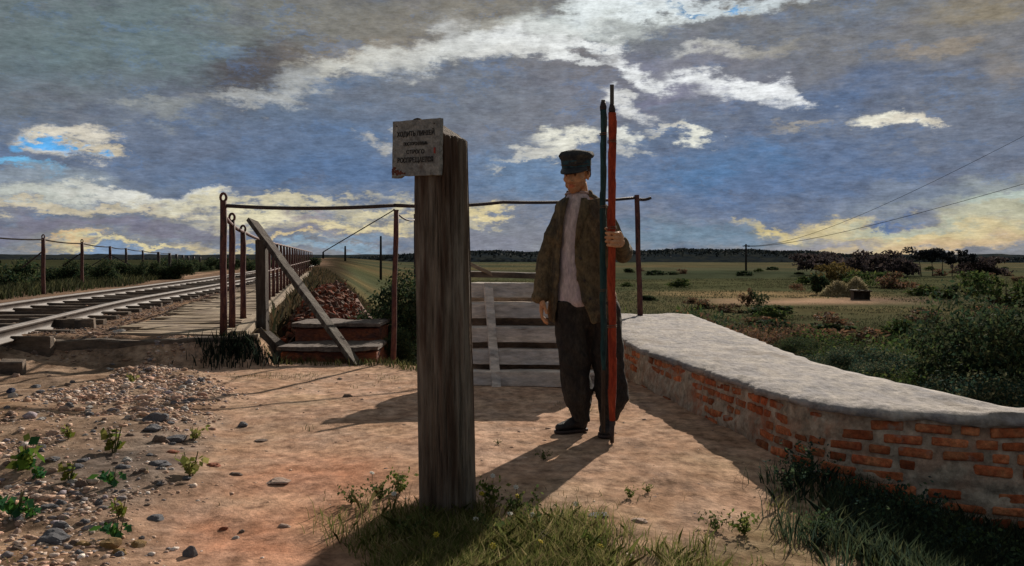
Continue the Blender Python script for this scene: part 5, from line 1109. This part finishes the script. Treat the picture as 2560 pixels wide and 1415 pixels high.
# daisies and buttercups
fw = mat('white petals', [(.7, .68, .62), (.6, .6, .55)], 30, bump=0); fy = mat('yellow petals', [(.55, .42, .03), (.48, .38, .05)], 30, bump=0)
def flower_me(m):
    b = MB()
    for k in range(7): a = 2 * math.pi * k / 7; b.ell((math.cos(a) * .008, math.sin(a) * .008, .0), (.006, .004, .0016), Matrix.Rotation(a, 3, 'Z'), 1)
    b.ell((0, 0, .002), (.004, .004, .002), None, 1); return b.mesh('petals', True)
fme = flower_me(0)
for i, (u, v, c) in enumerate(((930, 1214, 0), (985, 1272, 0), (1156, 1290, 0), (1190, 1326, 0), (1232, 1212, 0), (1275, 1310, 0), (1290, 1250, 0), (1330, 1318, 0), (1090, 1380, 1), (1068, 1376, 1), (1232, 1400, 1), (1352, 1392, 1), (1204, 1265, 1), (1294, 1270, 1), (1145, 1220, 0), (1440, 1290, 0), (1500, 1392, 1), (2235, 1395, 1))):
    g = G(u, v); t = thing('flower', ('white daisy head in the grass by the post', 'yellow buttercup head in the grass by the post')[c], 'flower', (g.x, g.y, gzf(g.x, g.y) - .01), 0, ('white daisies', 'yellow buttercups')[c])
    hh = random.uniform(.05, .085); q = bpy.data.objects.new('petals', fme.copy()); COL.objects.link(q); q.data.materials.append((fw, fy)[c]); q.parent = t; q.location = (0, 0, hh); q.rotation_euler = (random.uniform(.2, 1.0), random.uniform(-.5, .5), 0)
    b = MB(); b.tube([(0, 0, -.01), (.002, 0, hh)], .0012, 5); b.build('stalk', mat_stem, t)
# dry stalks leaning in the grass
for i, (u0, v0, u1, v1) in enumerate(((1300, 1390, 1365, 1322), (1308, 1392, 1372, 1330), (1320, 1396, 1360, 1336), (1210, 1345, 1248, 1295), (1222, 1335, 1262, 1290), (930, 1385, 1030, 1340), (1515, 1340, 1530, 1300), (1545, 1345, 1532, 1305))):
    a = G(u0, v0); dd = a.y + .06; c = P3(u1, v1, dd); b = MB(); b.tube([Vector((0, 0, -.01)), (c - a) * .5 + Vector((.004, 0, .006)), c - a], [.0026, .0022, .001], 6); o = b.build('dry_stalk', straw); o.location = a; tag(o, 'dry straw coloured stalk leaning out of the grass', 'stalk', 'dry stalks in the grass')

# ------------------------------------------------------------------ stones
def rock_mesh(seed, sub=3, flat=.6, rough=.25):
    bm = bmesh.new(); bmesh.ops.create_icosphere(bm, subdivisions=sub, radius=1); o = seed * 7.7
    for v in bm.verts:
        n_ = v.co.normalized(); v.co *= 1 + mnoise.noise(n_ * 1.1 + Vector((o, 0, 0))) * rough * 1.6 + mnoise.cell(n_ * 1.7 + Vector((o, 3, 1))) * rough * .5; v.co.z *= flat
    for k in range(7):      # broken facets
        n_ = Vector(np.random.default_rng(seed * 31 + k).normal(size=3)).normalized(); dd = .62 + .2 * ((k * 37 + seed) % 5) / 5
        for v in bm.verts:
            e = v.co.dot(n_) - dd
            if e > 0: v.co -= n_ * e * .9
    me = bpy.data.meshes.new('stone'); bm.to_mesh(me); bm.free(); return me
def build_gravel():
    rng = np.random.default_rng(9); protos = []
    for s in range(7):
        me = rock_mesh(s, 1, .6, .3); protos.append((np.array([v.co for v in me.vertices]), np.array([p.vertices for p in me.polygons])))
    P_ = scatter(-3.6, 1.4, 2.9, 9.4, 72000, lambda x, y: gravel_mask(x, y) * (.10 + .90 * (fbm(x, y, 1.6, 3, 71) > -.02)) + .03, 10)
    Vs, Fs, Cs = [], [], []; base = 0
    pal = [(1.10, .80, .62), (1.35, 1.15, 1.0), (.72, .56, .48), (.48, .46, .50), (1.05, .70, .50), (.88, .62, .48), (1.0, .66, .52), (1.6, 1.52, 1.45), (.66, .60, .70)]; pw = [.22, .12, .12, .09, .13, .11, .14, .04, .03]
    for q in P_:
        v, f = protos[rng.integers(0, 7)]; gmk = float(gravel_mask(np.array([q[0]]), np.array([q[1]]))[0]); s = (.0030 + .0036 * gmk) * math.exp(rng.normal() * .5) * (1 + .09 * (q[1] - 3)); a = rng.uniform(0, 6.28); c, n_ = math.cos(a), math.sin(a)
        vv = v * np.array([s * rng.uniform(.9, 1.7), s, s]); vv = np.stack([vv[:, 0] * c - vv[:, 1] * n_, vv[:, 0] * n_ + vv[:, 1] * c, vv[:, 2]], 1) + q + np.array([0, 0, s * .3]); Vs.append(vv); Fs.append(f + base); base += len(vv)
        Cs.append(np.repeat([np.array(pal[rng.choice(9, p=pw)]) * rng.uniform(.8, 1.2)], len(vv), 0))
    B_ = scatter(-9.5, -3.2, 8.9, 26, 26000, lambda x, y: (x > rail_x(y) - 2.3) * (x < xr(y) - .9) * (.35 + .65 * (fbm(x, y, 1.2, 3, 72) > -.1)), 13)
    for q in B_:
        v, f = protos[rng.integers(0, 7)]; s = .011 * math.exp(rng.normal() * .4) * (1 + .03 * (q[1] - 9)); vv = v * s * np.array([1.3, 1, .8]) + q + np.array([0, 0, .012 * rng.uniform(0, 1.6)]); Vs.append(vv); Fs.append(f + base); base += len(vv); Cs.append(np.repeat([np.array(pal[rng.choice(9, p=pw)]) * rng.uniform(.5, .9)], len(vv), 0))
    V = np.concatenate(Vs).astype(np.float32); Fa = np.concatenate(Fs).astype(np.int32); Cc = np.concatenate(Cs)
    me = bpy.data.meshes.new('gravel'); me.vertices.add(len(V)); me.vertices.foreach_set('co', V.reshape(-1)); me.loops.add(Fa.size); me.polygons.add(len(Fa)); me.loops.foreach_set('vertex_index', Fa.reshape(-1))
    me.polygons.foreach_set('loop_start', np.arange(0, Fa.size, 3, dtype=np.int32)); me.polygons.foreach_set('loop_total', np.full(len(Fa), 3, np.int32)); me.update(calc_edges=True)
    a = me.color_attributes.new('Col', 'FLOAT_COLOR', 'POINT'); c = np.ones((len(V), 4), np.float32); c[:, :3] = Cc; a.data.foreach_set('color', c.reshape(-1)); kind(link('gravel', me, M['stone']), 'stuff')
build_gravel()
SM = {k: mat(k + ' stone', c, 26, rough=.85, bump=.7, contrast=.3) for k, c in {'slate': [(.15, .15, .17), (.09, .09, .105), (.25, .25, .27)], 'ochre': [(.36, .21, .07), (.27, .16, .06), (.42, .28, .12)], 'white': [(.62, .58, .54), (.5, .46, .43)], 'pink': [(.55, .38, .29), (.44, .30, .24), (.64, .47, .38)], 'brown': [(.20, .14, .11), (.14, .10, .085), (.28, .21, .17)], 'blue': [(.05, .07, .14), (.035, .045, .09)], 'terracotta': [(.42, .15, .08), (.34, .11, .06)]}.items()}
rm = [rock_mesh(20 + i, 3, .62, .26) for i in range(9)]; ri = 0
def stone(u, v, w, col, label, h=.6, group=None):
    global ri
    g = G(u, v); s = w / F * g.y * .5; me = rm[ri % 9].copy(); ri += 1; me.name = 'stone'; o = link('stone', me, SM[col]); o.location = (g.x, g.y, gzf(g.x, g.y) + s * h * .25); o.scale = (s, s * .8, s * h * 1.3); o.rotation_euler = (0, 0, random.uniform(-.4, .4)); tag(o, label, 'stone', group)
for a in ((138, 1372, 84, 'slate', 'largest dark slate stone with a pale streak at the lower left', .62), (152, 1340, 46, 'slate', 'dark slate stone leaning on the back of the largest one', .6), (275, 1385, 60, 'ochre', 'largest ochre yellow stone near the bottom left', .6), (300, 1400, 44, 'ochre', 'ochre stone in front of the largest ochre one', .6), (205, 1382, 42, 'ochre', 'flat ochre stone between the slate and the largest ochre stone', .4), (345, 1372, 52, 'ochre', 'dull ochre stone right of the largest ochre one', .4), (476, 1388, 40, 'slate', 'upright dark grey stone near the red earth at the bottom', 1.1), (246, 1290, 24, 'slate', 'pointed slate stone standing in the sand', 1.2), (395, 1068, 70, 'slate', 'biggest lump of dark slag in the middle of the gravel', .55), (385, 1098, 50, 'slate', 'second lump of dark slag below the biggest one', .5), (400, 1122, 46, 'brown', 'near black lump of slag with a pale chip', .7), (440, 1115, 56, 'slate', 'low grey slag right of the near black lump', .4), (400, 1185, 70, 'slate', 'flat streaked grey stone below the slag heap', .25), (305, 1208, 40, 'slate', 'flat oval slate stone in the middle left', .4), (190, 1205, 44, 'slate', 'blue grey stone near the biggest leafy weed', .5), (205, 1250, 34, 'brown', 'brown stone with round top on the sand', .8), (130, 1185, 46, 'slate', 'long thin dark stone right of the biggest leafy weed', .3), (135, 1112, 36, 'pink', 'pale pink stone with dark underside', .6), (608, 1062, 26, 'slate', 'dark round stone alone on the sandy path', .8), (588, 1194, 36, 'brown', 'flat brown stone on the red earth', .35), (652, 1100, 36, 'brown', 'faint flat stone on the sandy path', .25), (535, 1170, 46, 'terracotta', 'terracotta fragment near the pale yellow weed', .3), (430, 1148, 36, 'terracotta', 'thin terracotta shard under the slag', .3), (28, 1002, 26, 'blue', 'small deep blue stone at the left edge', .7), (300, 892, 40, 'white', 'white flat stone beside the sleeper debris', .4), (220, 1040, 20, 'white', 'white pebble high in the gravel', .7), (320, 1065, 18, 'white', 'white pebble left of the slag', .8), (104, 1068, 24, 'white', 'thin white chip near the left edge', .6), (130, 1052, 18, 'pink', 'pink pebble near the thin white chip', .7), (118, 1300, 40, 'slate', 'grey flat stone in the sand at lower left', .35), (165, 1318, 30, 'slate', 'slate stone above the largest slate', .5), (210, 1332, 28, 'slate', 'small slate stone right of the largest slate', .6), (390, 1305, 50, 'slate', 'long flat grey stone with white edge', .35), (590, 1336, 22, 'white', 'white pebble on the red earth', .5), (604, 1322, 18, 'brown', 'small brown stone by the white pebble on red earth', .7), (560, 1316, 26, 'terracotta', 'small terracotta lump on the red earth', .6), (700, 1212, 60, 'pink', 'broad pink lump in the red earth', .3), (710, 1310, 36, 'pink', 'flat pink stone low in the red earth', .35), (1500, 1285, 60, 'slate', 'blue grey flat stone on the path below the man\'s shadow', .2), (1600, 1292, 50, 'pink', 'pale pink stone on the path right of the blue grey one', .25), (340, 1225, 20, 'brown', 'small dark brown stone left of the pale yellow weed', .6), (400, 1235, 44, 'brown', 'flat dark brown stone under the streaked grey one', .3), (435, 1030, 24, 'slate', 'dark pebble above the biggest slag lump', .6), (425, 995, 20, 'brown', 'dark brown pebble high above the slag', .7), (478, 1020, 30, 'slate', 'slate pebble right above the slag', .5), (850, 946, 14, 'brown', 'tiny dark stone near the edge of the path', .5), (868, 992, 26, 'brown', 'small dark stone lying in the thin post shadow', .5), (290, 905, 30, 'brown', 'brown chip beside the white flat stone', .4), (182, 968, 18, 'slate', 'small slate stone under the weathered log', .6), (90, 920, 30, 'brown', 'brown stone right of the square timber block', .6)): stone(*a)
rng = random.Random(4)
for i in range(190):
    u, v = rng.uniform(10, 520), rng.uniform(930, 1410); g = G(u, v)
    if gravel_mask(np.array([g.x]), np.array([g.y]))[0] < .5: continue
    c = rng.choice(('slate', 'pink', 'brown', 'slate', 'pink', 'brown', 'white')); stone(u, v, rng.uniform(9, 30), c, {'slate': 'small grey slate pebble lying in the gravel', 'pink': 'small pinkish pebble lying in the gravel', 'brown': 'small brown pebble lying in the gravel', 'white': 'small whitish pebble lying in the gravel'}[c], rng.uniform(.35, .8), c + ' pebbles in the gravel')
# timber scraps at the left edge
def log():
    g = G(70, 906, .05); t = thing('log', 'weathered grey log lying near the left edge below the rails', 'log', (g.x, g.y, gzf(g.x, g.y) + .045)); b = MB(); pts = [(-.34 + .58 * i / 9, .02 * i / 9, .004 * math.sin(i)) for i in range(10)]; b.tube(pts, [.055 + .006 * mnoise.noise(Vector((i, 0, 0))) for i in range(10)], 14); b.build('trunk', M['wood_grey'], t)
    b = MB(); b.tube([(.235, .02, 0), (.244, .02, 0)], .045, 14); b.build('cut_end', M['wood_tan'], t)
    g = G(30, 948); o_ = thing('timber_block', 'dark square block of timber on the stones under the log', 'block', (g.x, g.y, gzf(g.x, g.y))); b = MB(); b.box((0, 0, .06), (.20, .16, .15), Euler((.1, .05, .3)).to_matrix(), .012, .006); b.build('block', M['sleeper'], o_)
    for (u, v, w, lab) in ((110, 858, .55, 'dark rotten sleeper piece behind the log'), (165, 866, .32, 'short stub of dark timber right behind the log'), (210, 868, .2, 'smallest stub of dark timber behind the log')):
        g = G(u, v, .06); b = MB(); b.beam((-w / 2, 0, .06), (w / 2, .05, .07), .12, .12, .012, .004, 0, 6, .012); o = b.build('timber_scrap', M['sleeper']); o.location = (g.x, g.y, gzf(g.x, g.y) - .02); tag(o, lab, 'timber')
log()
